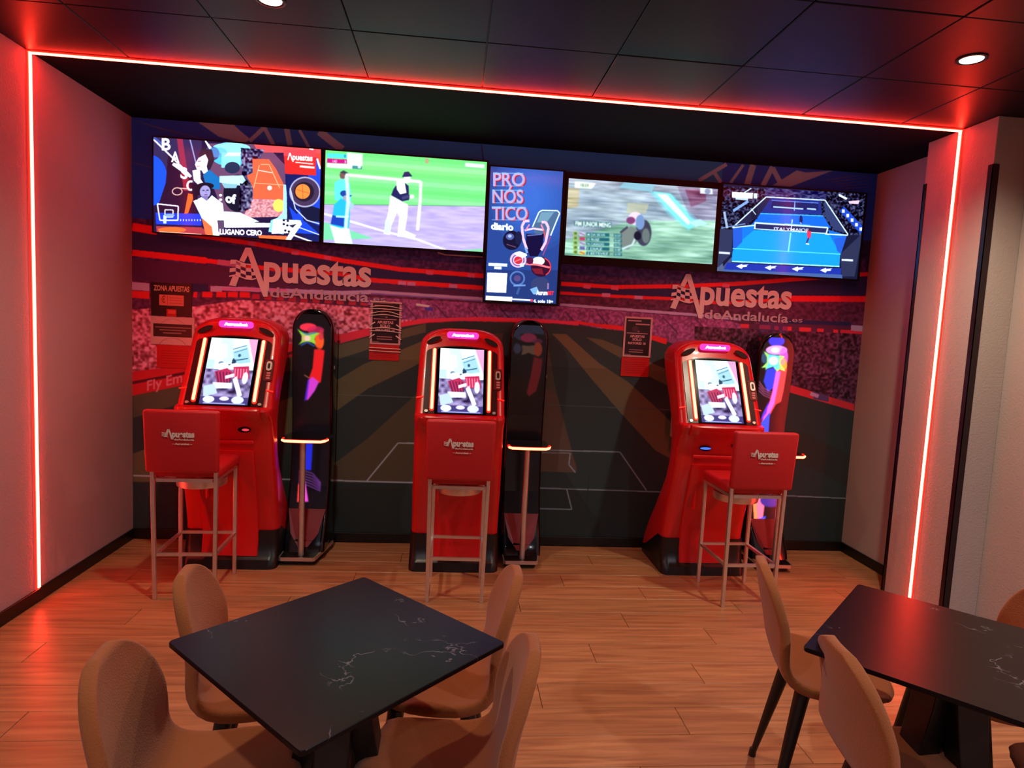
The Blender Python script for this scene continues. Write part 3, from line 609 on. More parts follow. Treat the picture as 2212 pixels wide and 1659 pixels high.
def tv3(rect, w, h):
    c = Canvas(w, h, (34,62,132), rect); c.use(crop(1040, 350, 5.352), TY)
    for k in range(10): c.ell(620-k*6, 420, 520-k*45, 620-k*52, (40+k*1.5,78+k*2.5,158+k*4), .35)
    c.poly([(0,1250),(950,1250),(950,1700),(0,1700)], (24,40,92), .6)
    for s, x0, x1, y in (('PRO',135,505,272),('NÓS',125,485,468),('TICO',120,535,665)):
        v = 148; c.text(s, (x0+14,y+12), (x1+14,y+14), v, (120,30,56), .02); c.text(s, (x0+6,y+4), (x1+6,y+6), v, (225,70,84), .022); c.text(s, (x0,y), (x1-4,y+2), v, (158,156,204), .018)
        c.line([(x0,y+2),(x1-20,y+6)], 10, (150,170,215), .6); c.line([(x0,y-v+4),(x1-20,y-v+6)], 10, (120,185,225), .7)
    c.text('diario', (110,775), (370,790), 74, (238,252,246), .05)
    c.poly([(600,745),(680,570),(890,575),(895,600),(790,850),(620,850)], (66,96,132)); c.poly([(690,580),(840,580),(760,690),(640,700)], (100,140,165)); c.line([(590,750),(665,580),(700,558),(880,562),(905,592),(800,850)], 15, (205,235,235)); c.line([(800,860),(710,1080)], 12, (160,60,110))
    c.poly([(520,830),(722,830),(702,1000),(650,1090),(560,1090),(512,960)], (14,12,52)); c.line([(530,850),(700,835)], 14, (90,100,160)); c.line([(500,790),(600,768),(720,785)], 22, (235,190,215)); c.line([(720,780),(740,900)], 12, (230,60,60))
    c.line([(555,680),(500,682),(468,740),(482,880),(525,1010)], 30, (240,180,210)); c.line([(695,695),(745,695),(776,760),(742,930),(690,1020)], 30, (240,180,210)); c.line([(510,790),(555,720)], 18, (220,120,160)); c.line([(720,790),(690,720)], 18, (220,120,160))
    c.ell(352,905,104,112,(16,16,44)); c.ell(330,862,48,38,(70,84,150)); c.ell(328,856,22,18,(150,170,225)); c.line([(290,950),(400,985)], 12, (90,60,90)); c.ell(430,880,40,80,(20,26,62))
    c.ell(425,1130,96,92,(198,176,226)); c.ell(425,1135,74,70,(120,84,140)); c.ell(425,1135,60,56,(210,190,225)); c.ell(425,1135,48,44,(190,40,60)); c.line([(390,1150),(460,1120)], 14, (240,110,110)); c.poly([(380,1050),(440,1030),(520,1060),(530,1080),(480,1110),(400,1080)], (236,246,246)); c.poly([(440,1190),(500,1160),(490,1210),(455,1212)], (190,220,245)); c.line([(510,990),(530,1050)], 26, (110,150,210))
    c.ell(690,1212,118,114,(48,12,40)); c.ell(660,1145,72,50,(206,222,222)); c.ring(690,1212,110,106,12,(240,60,70),1,-70,60); c.line([(510,1180),(640,1185),(790,1220)], 22, (250,110,120)); c.poly([(580,1230),(700,1230),(720,1300),(620,1290)], (110,24,40)); c.ell(560,1140,40,40,(80,20,60))
    c.ring(415,1345,80,78,20,(88,124,186),.8); c.ell(415,1345,40,36,(100,70,120),.7); c.line([(370,1430),(510,1425)], 20, (110,150,205),.8); c.ell(680,1420,110,90,(46,56,100)); c.poly([(560,1470),(640,1440),(680,1530),(600,1530)], (110,160,210)); c.line([(770,1400),(770,1470)], 18, (140,110,160)); c.line([(440,1450),(410,1530)], 26, (50,80,140))
    c.line([(82,1182),(298,1192)], 34, (238,250,250)); c.line([(148,1222),(232,1226)], 30, (238,250,250)); c.poly([(68,1278),(300,1285),(285,1512),(60,1503)], (248,252,252))
    c.text('Aurum', (632,1534), (765,1536), 48, (240,248,248), .06); c.text('BET', (765,1534), (838,1536), 40, (240,40,60), .05)
    c.poly([(50,1545),(358,1560),(352,1618),(48,1602)], (238,250,250)); c.line([(350,1586),(580,1598)], 20, (225,245,250)); c.ell(580,1600,16,16,(220,60,90)); c.text('4, solo 18+', (600,1622), (830,1632), 34, (236,248,250), .05)
    return c
def tv4(rect, w, h):
    c = Canvas(w, h, (148,168,184), rect); c.use(crop(1200, 340, 3.072), TY); F = [(30,90),(1120,170),(1060,760),(20,700)]
    c.poly([(30,560),(500,420),(1100,420),(1060,760),(20,700)], (132,180,160)); c.poly([(800,170),(1110,190),(1090,420),(900,420)], (128,128,156)); c.poly([(860,210),(1000,215),(1000,290),(900,330)], (120,80,112)); c.poly([(80,200),(160,210),(150,330),(70,340)], (166,160,130))
    c.noise(F, 110, 7, 30, 21, (1,1,1.1)); c.noise(F, 50, 5, 20, 22, (1,1,1)); c.noise(F, 150, 40, 34, 23, (1,1,.9))
    c.poly([(460,160),(660,180),(640,230),(420,200)], (120,190,210), .8); c.poly([(480,300),(620,310),(600,370),(470,370)], (190,190,150), .6)
    for k, al in ((34,.3),(16,.4),(0,.95)): c.poly([(650-k,225),(760+k*.3,240),(930+k,440-k*.3),(885,470+k*.6),(780-k,380)], (120,236,250), al)
    c.poly([(670,240),(740,245),(900,430),(880,450)], (215,252,252)); c.poly([(880,430),(960,410),(1010,440),(930,460)], (170,240,248)); c.poly([(960,200),(1040,205),(1045,245),(960,240)], (205,225,235)); c.ell(1010,225,20,18,(120,140,170))
    c.poly([(130,160),(268,172),(240,208),(128,200)], (232,250,232)); c.text('18:59', (165,194), (222,198), 22, (110,140,130), .03)
    c.ell(585,500,52,88,(56,58,80)); c.ell(530,405,46,44,(226,206,226)); c.ell(500,418,30,24,(120,60,110)); c.ell(562,430,30,50,(110,140,190)); c.poly([(425,510),(500,455),(545,480),(540,560),(480,610),(430,600)], (112,124,122)); c.line([(440,608),(510,580),(528,540)], 12, (190,220,225)); c.ell(545,520,24,30,(20,20,40)); c.line([(430,500),(480,460)], 14, (60,60,80)); c.ell(600,520,26,50,(96,110,110))
    c.poly([(125,420),(372,430),(372,468),(125,455)], (60,110,116)); c.text('FIM JUNIOR MENG', (132,452), (368,464), 28, (240,252,248), .03)
    for k in range(5):
        y = 500+k*31; c.poly([(205,y),(358,y+4),(358,y+26),(205,y+22)], (28,92,104)); c.poly([(388,y+8),(440,y+10),(440,y+32),(388,y+30)], (28,92,104)); c.text(('M DA SILVA','D RUIZ','N CASADO','I DIAZ','J ESTEVEZ')[k], (212,y+19), (212+(118,80,110,100,140)[k],y+22), 14, (225,248,248), .02); c.text('0:%d7' % (15+k), (394,y+26), (434,y+28), 14, (225,248,248), .02)
        c.quad(118,y-8,148,y+18,(150,180,80)); c.quad(124,y-4,142,y+12,(70,110,60)); c.quad(160,y-2,195,y+20,((190,190,220),(200,60,90),(180,190,220),(90,110,180),(230,190,60))[k]); c.line([(160,y+2),(195,y+16)], 5, (120,60,110))
    return c
def tv5(rect, w, h):
    c = Canvas(w, h, (16,20,46), rect); c.use(crop(1200, 340, 3.072), TY); F = [(1090,190),(2100,240),(2080,520),(1060,480)]
    c.noise(F, 8, 7, 60, 31, (1,1,1.2))
    c.poly([(1400,200),(1800,230),(1795,285),(1385,262)], (34,36,84)); c.noise([(1400,200),(1800,230),(1795,285),(1385,262)], 12, 6, 40, 32)
    c.poly([(1420,265),(1760,285),(1770,380),(1340,372)], (26,40,120)); c.poly([(1440,285),(1745,300),(1745,350),(1430,338)], (22,28,84)); c.line([(1435,285),(1745,303)], 5, (90,130,220)); c.line([(1590,290),(1585,355)], 6, (120,170,235)); c.line([(1445,328),(1645,342)], 10, (150,190,235)); c.line([(1670,340),(1730,345)], 10, (150,190,235))
    c.poly([(1360,372),(1775,385),(1830,470),(1300,450)], (16,92,218)); c.line([(1350,372),(1775,388)], 8, (60,160,245))
    c.poly([(1180,470),(1330,440),(1310,500),(1178,640)], (16,104,226)); c.poly([(1810,480),(1935,515),(1892,650),(1830,560)], (16,100,222)); c.poly([(1320,480),(1815,505),(1890,640),(1885,725),(1168,692),(1178,600)], (16,138,250)); c.poly([(1178,470),(1240,460),(1240,560),(1178,620)], (30,80,190)); c.poly([(1850,540),(1930,520),(1895,640),(1870,620)], (30,80,190))
    c.poly([(1190,440),(1400,265),(1430,270),(1340,400),(1240,460)], (28,30,62)); c.poly([(1780,285),(1940,505),(1850,480),(1790,380)], (40,52,96)); c.quad(1300,330,1340,410,(20,22,48))
    WL = (190,222,245)
    c.line([(1175,466),(1398,262),(1790,284),(1942,512)], 8, WL); c.line([(1175,466),(1325,450)], 8, WL); c.line([(1790,508),(1942,516)], 9, WL); c.line([(1330,380),(1300,340)], 5, WL)
    c.poly([(1325,440),(1808,468),(1800,502),(1322,474)], (26,36,84)); c.line([(1322,434),(1808,466)], 10, WL); c.line([(1322,474),(1800,504)], 6, WL); c.line([(1325,434),(1322,476)], 10, WL); c.line([(1808,466),(1798,506)], 10, WL); c.text('ITALYMAJOR', (1450,484), (1690,494), 20, (190,200,225), .03)
    c.line([(1572,412),(1566,470)], 6, WL); c.line([(1562,500),(1545,628)], 9, (120,220,225)); c.line([(1176,604),(1892,642)], 6, (80,200,235)); c.line([(1168,690),(1885,724)], 8, (150,225,245)); c.line([(1520,440),(1690,450)], 5, (90,170,235))
    c.ell(1630,412,11,28,(20,26,90)); c.line([(1626,430),(1632,442)], 8, (150,150,190)); c.ell(1683,508,14,32,(220,50,80)); c.ell(1688,482,9,9,(50,30,50)); c.line([(1680,535),(1665,572)], 9, (60,30,80)); c.line([(1662,572),(1684,576)], 10, (200,220,235))
    c.poly([(1172,228),(1312,236),(1308,274),(1172,266)], (238,250,250)); c.quad(1315,238,1340,272,(190,220,235)); c.poly([(1195,268),(1280,272),(1278,286),(1195,280)], (160,190,220)); c.line([(1180,355),(1280,290)], 18, (110,150,225)); c.line([(1100,470),(1260,440)], 8, (90,120,170)); c.line([(1250,235),(1300,205)], 8, (170,200,220)); c.line([(1120,360),(1140,470)], 16, (140,160,190))
    c.line([(1900,340),(2040,490)], 44, (24,62,180))
    for k in range(5): c.quad(1902+k*29,345+k*30,1920+k*29,367+k*30,(210,228,245))
    c.poly([(1880,240),(1940,270),(1930,282),(1880,256)], (200,215,240)); c.poly([(1945,290),(2020,284),(2010,310),(1950,305)], (225,180,200))
    c.poly([(1068,470),(1178,480),(1168,640),(1045,757)], (38,46,78)); c.poly([(1892,640),(2040,500),(1985,790),(1900,790)], (36,42,72)); c.line([(1085,632),(1158,636)], 14, (190,200,220)); c.line([(1900,680),(1975,684)], 14, (190,200,220)); c.poly([(1100,740),(1168,660),(1172,690),(1130,745)], (60,70,110)); c.poly([(1045,757),(1110,700),(1120,760)], (70,84,116))
    c.poly([(1140,698),(1897,736),(1895,778),(1120,742)], (22,44,150)); c.poly([(1112,742),(1902,778),(1905,806),(1108,768)], (58,86,142))
    for x in (1240,1430,1610,1797): y = 722+(x-1240)*.047; c.poly([(x-42,y),(x,y-16),(x,y-8),(x+42,y-12),(x+26,y-2),(x+34,y+4),(x+4,y+6),(x-4,y+18)], (225,238,245))
    return c
def pts(f, *p): return [f(*q) for q in p]
ID = crop(0,0,1); K3 = crop(1200, 340, 3.072); K1_ = crop(280, 240, 3.606); K2_ = crop(680, 290, 3.95)
television('leftmost wall television showing a sports collage with basketball and clay court', pts(ID,(323,293),(694,319),(693,522),(334,505)), pts(ID,(326,296),(692,322),(691,520),(337,503)), tv1, est=1.5)
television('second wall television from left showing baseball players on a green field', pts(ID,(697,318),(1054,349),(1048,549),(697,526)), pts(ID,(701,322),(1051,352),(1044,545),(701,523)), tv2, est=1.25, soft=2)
television('upright portrait television in the middle of the row with blue trophy advert', pts(ID,(1055,358),(1224,366),(1206,662),(1043,653)), pts(ID,(1060,361),(1219,369),(1199,656),(1047,648)), tv3, est=1.3, ppm=1100)
television('fourth wall television with a thick black bezel showing blurred motorcycle racing', pts(K3,(70,95),(1112,170),(1052,762),(46,700)), pts(K3,(95,138),(1094,212),(1024,712),(54,645)), tv4, est=1.15, soft=3)
television('rightmost wall television showing a blue indoor racket court', pts(ID,(1562,400),(1886,412),(1845,604),(1541,591)), pts(ID,(1566,404),(1880,414),(1842,600),(1545,588)), tv5, est=1.4)
# cable under the second television
cb = MB().tube([(1.95,-.04,1.995),(2.0,-.03,1.985),(2.25,-.03,1.985)], .005, 6).build('cable', mat('pale_cable', (190,170,170), .5)); tag(cb, 'pale cable hanging along the lower edge of the baseball television', 'cable')

# ------------------------------------------------------------------ posters on the mural
def poster(name, label, rect, paint, ppm=900, tilt=0, d=.004):
    x0, x1, z0, z1 = rect; t = thing(name, label, 'poster', ((x0+x1)/2, -.002, z0), group=None)
    w, h = x1-x0, z1-z0; c = Canvas(int(w*ppm), int(h*ppm), (30,12,20), (0,1,0,1)); c.use(lambda x, y: (x, 1-y)); paint(c)
    MB().box(-w/2, w/2, -d, -.0005, 0, h).build('board', base_m, t)
    face_uv('print', print_mat('poster_print', c, .35), t, [(-w/2,-d-.0005,0),(w/2,-d-.0005,0),(w/2,-d-.0005,h),(-w/2,-d-.0005,h)])
    return t
def pz(c):
    c.quad(0,0,1,1,(24,12,20)); c.text('ZONA APUESTAS', (.06,.24), (.94,.24), .15, (214,175,150), .04); c.quad(.2,.36,.8,.68,(226,130,116)); c.line([(.4,.38),(.4,.66)], .01, (150,60,60)); c.text('€', (.25,.6), (.35,.6), .2, (160,60,60), .03)
    for k in range(3): c.line([(.44,.44+k*.08),(.76,.44+k*.08)], .02, (190,90,86))
    c.quad(.38,.78,.62,1,(190,30,34)); c.quad(.42,.82,.6,.92,(225,90,80))
def pw(c):
    c.quad(0,0,1,1,(212,178,186)); c.ring(.5,.62,.35,.55,.012,(170,120,130),1,200,340); c.ring(.5,1.25,.35,.5,.012,(150,100,110),1,210,330); c.quad(.06,.26,.94,.72,(52,30,34))
    for k, (a, b) in enumerate(((.1,.92),(.2,.8),(.28,.7))): c.line([(a,.38+k*.1),(b,.38+k*.1)], .04, (150,116,120))
def pr(c):
    c.quad(0,0,1,1,(200,20,26))
    for k in range(6): c.line([(.12,.25+k*.11),(.88,.25+k*.11)], .03, (160,10,18))
def pk(c):
    c.quad(0,0,1,1,(216,170,184)); c.quad(.065,.045,.935,.96,(46,12,28))
    c.line([(.12,.1),(.6,.1)], .03, (206,150,165)); c.line([(.4,.18),(.9,.18)], .03, (206,150,165)); c.ell(.4,.3,.12,.07,(80,40,56)); c.ell(.52,.36,.04,.02,(150,100,115))
    c.line([(.1,.41),(.85,.41)], .02, (206,150,165)); c.text('APUESTAS', (.22,.51), (.75,.51), .055, (220,165,178), .05); c.text('SOLO', (.32,.59), (.65,.59), .055, (220,165,178), .05); c.text('MAYORES 18', (.17,.68), (.8,.68), .05, (220,165,178), .05)
    c.line([(.22,.82),(.72,.82)], .018, (190,130,145)); c.line([(.22,.875),(.72,.875)], .018, (190,130,145)); c.line([(.07,.94),(.3,.94)], .015, (190,130,145))
poster('poster', 'black betting zone poster with a red tag, top of the stack on the left', (.119,.372,1.487,1.702), pz)
poster('poster', 'white notice with a dark text bar under the black betting zone poster', (.116,.390,1.302,1.484), pw)
poster('poster', 'plain red notice behind the left betting machine under the white notice', (.154,.377,1.150,1.300), pr)
poster('poster', 'red notice below the creased plastic sleeve left of the middle machine', (1.517,1.716,1.262,1.366), pr)
pl = poster('poster', 'dark framed notice in a creased shiny sleeve right of the left lettering', (1.520,1.722,1.368,1.655), pk)
poster('poster', 'dark notice with pale border left of the right betting machine', (3.252,3.452,1.362,1.641), pk)
poster('poster', 'red notice directly below the dark bordered notice near the right machine', (3.248,3.447,1.226,1.359), pr)
# creased plastic sleeve ridges
sl = mat('clear_sleeve_crease', (240,225,225), .25)
cr = MB(); w2 = .105
for z, bow, r in ((1.652,.002,.0042),(1.616,.012,.003),(1.604,.004,.003),(1.570,.022,.003),(1.556,.014,.003),(1.470,.014,.0032),(1.455,.006,.003),(1.345,.0,.0032),(1.326,-.002,.003)):
    cr.tube([(-w2*(1-abs(k-4)*0)+k*w2/4, -.010-.003*math.sin(PI*k/8), z-1.368+bow*math.sin(PI*k/8)-.004*(k/8)) for k in range(9)], r, 6)
for sx, z in ((-1,1.50),(1,1.49),(-1,1.42),(1,1.415)): cr.tube([(sx*w2,-.010,z-1.368-.01),(sx*(w2-.035),-.010,z-1.368+.015)], .0045, 6)
cr.build('plastic_sleeve', sl, pl)
# small wall box and conduit
wb = thing('wall_box', 'small pale wall box with conduit beside the right betting machine', 'electrical box', (3.664, 0, .70))
MB().box(-.032,.032,-.035,-.002,.11,.28).build('housing', mat('beige_plastic', (176,130,124), .5), wb, bevel=.005)
MB().box(-.014,.014,-.022,-.002,.0,.109).build('conduit', mat('beige_conduit', (150,110,104), .5), wb, bevel=.003)

# ------------------------------------------------------------------ betting machine (kiosk)
FB = Vector((0,-.615,.995)); FV = Vector((0,.215,.425)).normalized(); FN = Vector((0,-.425,.215)).normalized()
def fp(u, v, n): p = FB+FV*v+FN*n; return (u, p.y+.30, p.z)
def fplate(mb, poly, n0, n1): return mb.loft([[fp(u, v, n0) for u, v in poly], [fp(u, v, n1) for u, v in poly]])
def rr2(x0, x1, y0, y1, r, n=4):
    out = []
    for cx, cy, a0 in ((x1-r,y1-r,0),(x0+r,y1-r,90),(x0+r,y0+r,180),(x1-r,y0+r,270)):
        for k in range(n+1): a = math.radians(a0+90*k/n); out.append((cx+r*math.cos(a), cy+r*math.sin(a)))
    return out
def kiosk_screen():
    c = Canvas(300, 480, (205,234,240), (0,1,0,1)); c.use(lambda x, y: (x, 1-y)); I = (200,232,240)
    c.quad(0,0,1,.5,(212,238,242)); c.poly([(.2,0),(.45,0),(.6,.35),(.35,.4)], (190,222,232)); c.poly([(.12,.1),(.36,.1),(.4,.3),(.14,.28)], (232,248,248)); c.poly([(.8,0),(1,0),(1,.4),(.9,.2)], (214,150,190)); c.poly([(.78,0),(.9,.2),(1,.42),(.7,.42)], (205,225,246))
    c.poly([(.5,.2),(.8,.12),(.92,.36),(.6,.4)], (150,196,214)); c.line([(.5,.17),(.78,.1)], .014, (60,110,140)); c.line([(.54,.22),(.8,.15)], .01, (60,110,140)); c.ell(.66,.26,.03,.025,(40,80,110)); c.line([(.52,.34),(.66,.33),(.85,.3)], .016, (36,84,110)); c.poly([(.54,.3),(.62,.36),(.56,.41),(.52,.38)], (24,50,80))
    c.line([(.25,.4),(.45,.41),(.55,.4)], .02, (40,80,100)); c.ell(.3,.38,.05,.02,(90,120,140)); c.quad(0,.34,.16,.48,(176,205,215)); c.line([(0,.5),(.25,.5)], .012, (60,60,90))
    c.quad(0,.48,1,1,(96,84,128)); c.noise([(0,.46),(1,.46),(1,1),(0,1)], 26, 22, 70, 4, (1,1,1.1))
    c.ell(.35,.44,.13,.06,(226,214,222)); c.ell(.62,.43,.14,.05,(224,206,218)); c.poly([(.2,.52),(.45,.46),(.58,.52),(.56,.66),(.3,.7)], (170,40,80)); c.poly([(.58,.44),(.9,.42),(.95,.6),(.62,.62)], (176,40,76))
    for k in range(5): c.line([(.24+k*.07,.52),(.32+k*.06,.68)], .02, (70,24,66)); c.line([(.62+k*.06,.46),(.64+k*.06,.6)], .016, (230,150,180))
    c.line([(.44,.6),(.62,.56)], .05, (236,226,232)); c.ell(.86,.6,.06,.09,(226,222,244)); c.line([(.64,.6),(.82,.88)], .09, (224,230,250)); c.poly([(.2,.68),(.6,.68),(.62,.76),(.25,.77)], (224,236,244)); c.poly([(.02,.74),(.24,.7),(.34,.84),(.06,.9)], (176,200,226))
    c.quad(0,.89,1,1,(60,52,110)); c.ell(.18,.93,.12,.05,(206,222,244)); c.ell(.5,.915,.1,.03,(214,210,240)); c.ell(.78,.93,.13,.055,(200,210,244)); c.line([(.08,.985),(.95,.985)], .012, (170,180,235))
    return c
ks_m = print_mat('betting_screen', kiosk_screen().blur(2), .14, emis=1.3)
def kiosk():
    t = thing('betting_machine', 'x', 'betting machine', (0,-.30,0))
    def R(z, yb, yf, hw, r=.045): return [(x, y+.30, z) for x, y, z in rrect(hw, yf, yb, r, z, 5)]
    sec = [(.03,-.02,-.47,.272),(.14,-.06,-.462,.271),(.25,-.13,-.46,.270),(.38,-.235,-.485,.270),(.50,-.325,-.515,.271),(.62,-.40,-.55,.268),(.72,-.435,-.575,.267),(.82,-.45,-.588,.267),(.90,-.45,-.605,.267),
           (.94,-.44,-.640,.267),(.975,-.43,-.660,.267),(.990,-.425,-.655,.266),(.998,-.42,-.615,.266),(1.02,-.405,-.602,.266),(1.10,-.36,-.562,.265),(1.18,-.30,-.521,.263),(1.27,-.235,-.476,.261),(1.34,-.19,-.441,.259),(1.385,-.17,-.420,.257)]
    rings = [R(*s) for s in sec]
    for k in range(1, 9):                                       # the arched head
        a = k/9*PI/2; rings.append(R(1.385+.118*math.sin(a), -.165+.0*k, -.420+.012*k*.6, .257*math.cos(a)**.62, .05))
    MB().loft(rings).build('body', redshell, t, smooth=True)
    sk = [(.0,-.03,-.525,.278),(.055,-.04,-.515,.278),(.075,-.1,-.49,.277),(.15,-.22,-.474,.2765),(.225,-.34,-.4735,.276)]
    MB().loft([R(*s, .05) for s in sk]).build('base_skirt', blackpl, t, smooth=True)
    fpn = [(.075,-.44,-.500,.163),(.20,-.44,-.482,.163),(.38,-.46,-.505,.163),(.50,-.49,-.538,.163),(.62,-.5,-.572,.163),(.735,-.53,-.594,.163)]
    d = MB().loft([R(*s, .012) for s in fpn]).build('front_door', redpanel, t, smooth=True)
    MB().box(-.118,-.106,-.556+.30,-.50+.30,.44,.60).build('lock_bar', mat('bright_red_bar', (225,24,20), .4), d, bevel=.003)
    # chin shelf
    ch = []
    for z, e in ((.925,.012),(.94,.026),(.965,.042),(.985,.046),(.993,.040)):
        ch.append([(.215*math.cos(q*PI/20-PI) , (-.635-e-.024*abs(math.sin(q*PI/20)))+.30, z) for q in range(21)]+[(.215,-.60+.30,z),(-.215,-.60+.30,z)])
    MB().loft(ch).build('chin_shelf', redshell, t, smooth=True)
    # bezel, glass, screen
    arch = [(-.218,.002),(.218,.002),(.216,.395)]+[(.216*math.cos(q*PI/16), .395+.052*math.sin(q*PI/16)) for q in range(1,16)]+[(-.216,.395)]
    fplate(MB(), arch, -.004, .006).build('bezel', darkred, t)
    ar2 = [(-.152,.004),(.152,.004),(.152,.415)]+[(.152*math.cos(q*PI/12), .415+.022*math.sin(q*PI/12)) for q in range(1,12)]+[(-.152,.415)]
    g = fplate(MB(), ar2, .0055, .010).build('screen_glass', blackgloss, t)
    me = mesh_from([fp(-.133,.008,.0112), fp(.133,.008,.0112), fp(.133,.424,.0112), fp(-.133,.424,.0112)], [(0,1,2,3)], 'screen'); uv = me.uv_layers.new()
    for i, q in enumerate(((0,0),(1,0),(1,1),(0,1))): uv.data[i].uv = q
    link('screen', me, g, ks_m)
    for s in (-1, 1):
        e = fplate(MB(), rr2(s*.168-.0135, s*.168+.0135, .018, .424, .013), .006, .012).build('light_bar', bar_edge, t)
        fplate(MB(), rr2(s*.168-.0080, s*.168+.0080, .028, .418, .007), .0118, .017).build('light_tube', bar_core, e)
        fplate(MB(), rr2(s*.200-.010, s*.200+.010, .008, .024, .0075), .005, .014).build('chrome_button', chrome, t)
        # speaker grille
        sp = [(s*.182+.046*math.cos(q*PI/10)*math.cos(.42)-(-s)*.0*0, 0) for q in range(20)]
        cx, cz = s*.176, 1.432; ring = []
        for dep in (-.4150, -.4235):
            ring.append([(cx+.047*math.cos(q*PI/10)*math.cos(-s*.45)-.015*math.sin(q*PI/10)*math.sin(-s*.45), dep+.30, cz+.047*math.cos(q*PI/10)*math.sin(-s*.45)+.015*math.sin(q*PI/10)*math.cos(-s*.45)-.006) for q in range(20)])
        MB().loft(ring).build('speaker_grille', mat('speaker_mesh', (26,5,12), .6), t)
    # printed column with card slot and keypad, right of the screen
    fplate(MB(), rr2(.196,.246,.165,.30,.012), .004, .010).build('card_reader', mat('reader_maroon', (92,20,26), .3), t)
    rd = fplate(MB(), rr2(.206,.236,.225,.285,.014), .009, .018).build('card_bezel', chrome, t)
    fplate(MB(), rr2(.214,.228,.238,.272,.006), .0175, .019).build('card_slot', blackpl, rd)
    for k in range(3): fplate(MB(), rr2(.212,.234,.175+k*.016,.186+k*.016,.004), .009, .012).build('reader_button', mat('pale_pink_key', (190,110,110), .4), t)
    for s in (-1, 1): fplate(MB(), [(s*.22,.105),(s*.262,.098),(s*.262,.104),(s*.22,.111)], -.002, .004).build('accent_line', bar_edge, t)
    # sign on the arch
    sg = MB().loft([[(x, y+.30, z) for x, z in rr2(-.098,.098,1.441,1.482,.018)] for y in (-.405,-.4225)]).build('sign_panel', sign_glow, t)
    v, f = text_fit('Aurumbet', -.068, .068, 1.4545, .015, .1, .09)
    MB().add([(p[0], -.4235+.30+(-.001 if p[2] > 0 else .001), p[1]) for p in v], f).build('sign_text', sign_white, sg)
    # slots in the front under the chin
    for x, z, m, nm in ((.112,.862,red_light,'ticket_slot'),(-.09,.842,blue_light,'coin_slot')):
        y = -.590
        o = MB().loft([[(x+.036*math.cos(q*PI/12), yy+.30, z+.017*math.sin(q*PI/12)) for q in range(24)] for yy in (-.585,-.6035)]).build(nm, blackpl, t, smooth=False)
        dx = .008 if m is red_light else 0
        MB().loft([[(x+dx+(.020 if m is red_light else .034)*math.cos(q*PI/12), yy+.30, z+.007*math.sin(q*PI/12)) for q in range(24)] for yy in (-.603,-.606)]).build('slot_light', m, o)
    tr_ = MB().box(-.165,.165,-.600+.30,-.56+.30,.775,.800); tr_.build('ticket_tray', redshell, t, bevel=.008)
    return t
KX = (.788, 2.135, 3.742)
KL = ('leftmost red betting machine, its red lit ticket slot showing beside the stool', 'middle red betting machine, screen directly above the middle stool', 'rightmost red betting machine, its blue lit slot showing left of the stool')
k0 = kiosk()
for i, x in enumerate(KX):
    k = k0 if i == 0 else copy_tree(k0)
    k.location.x = x; tag(k, KL[i], 'betting machine', 'red betting machines')

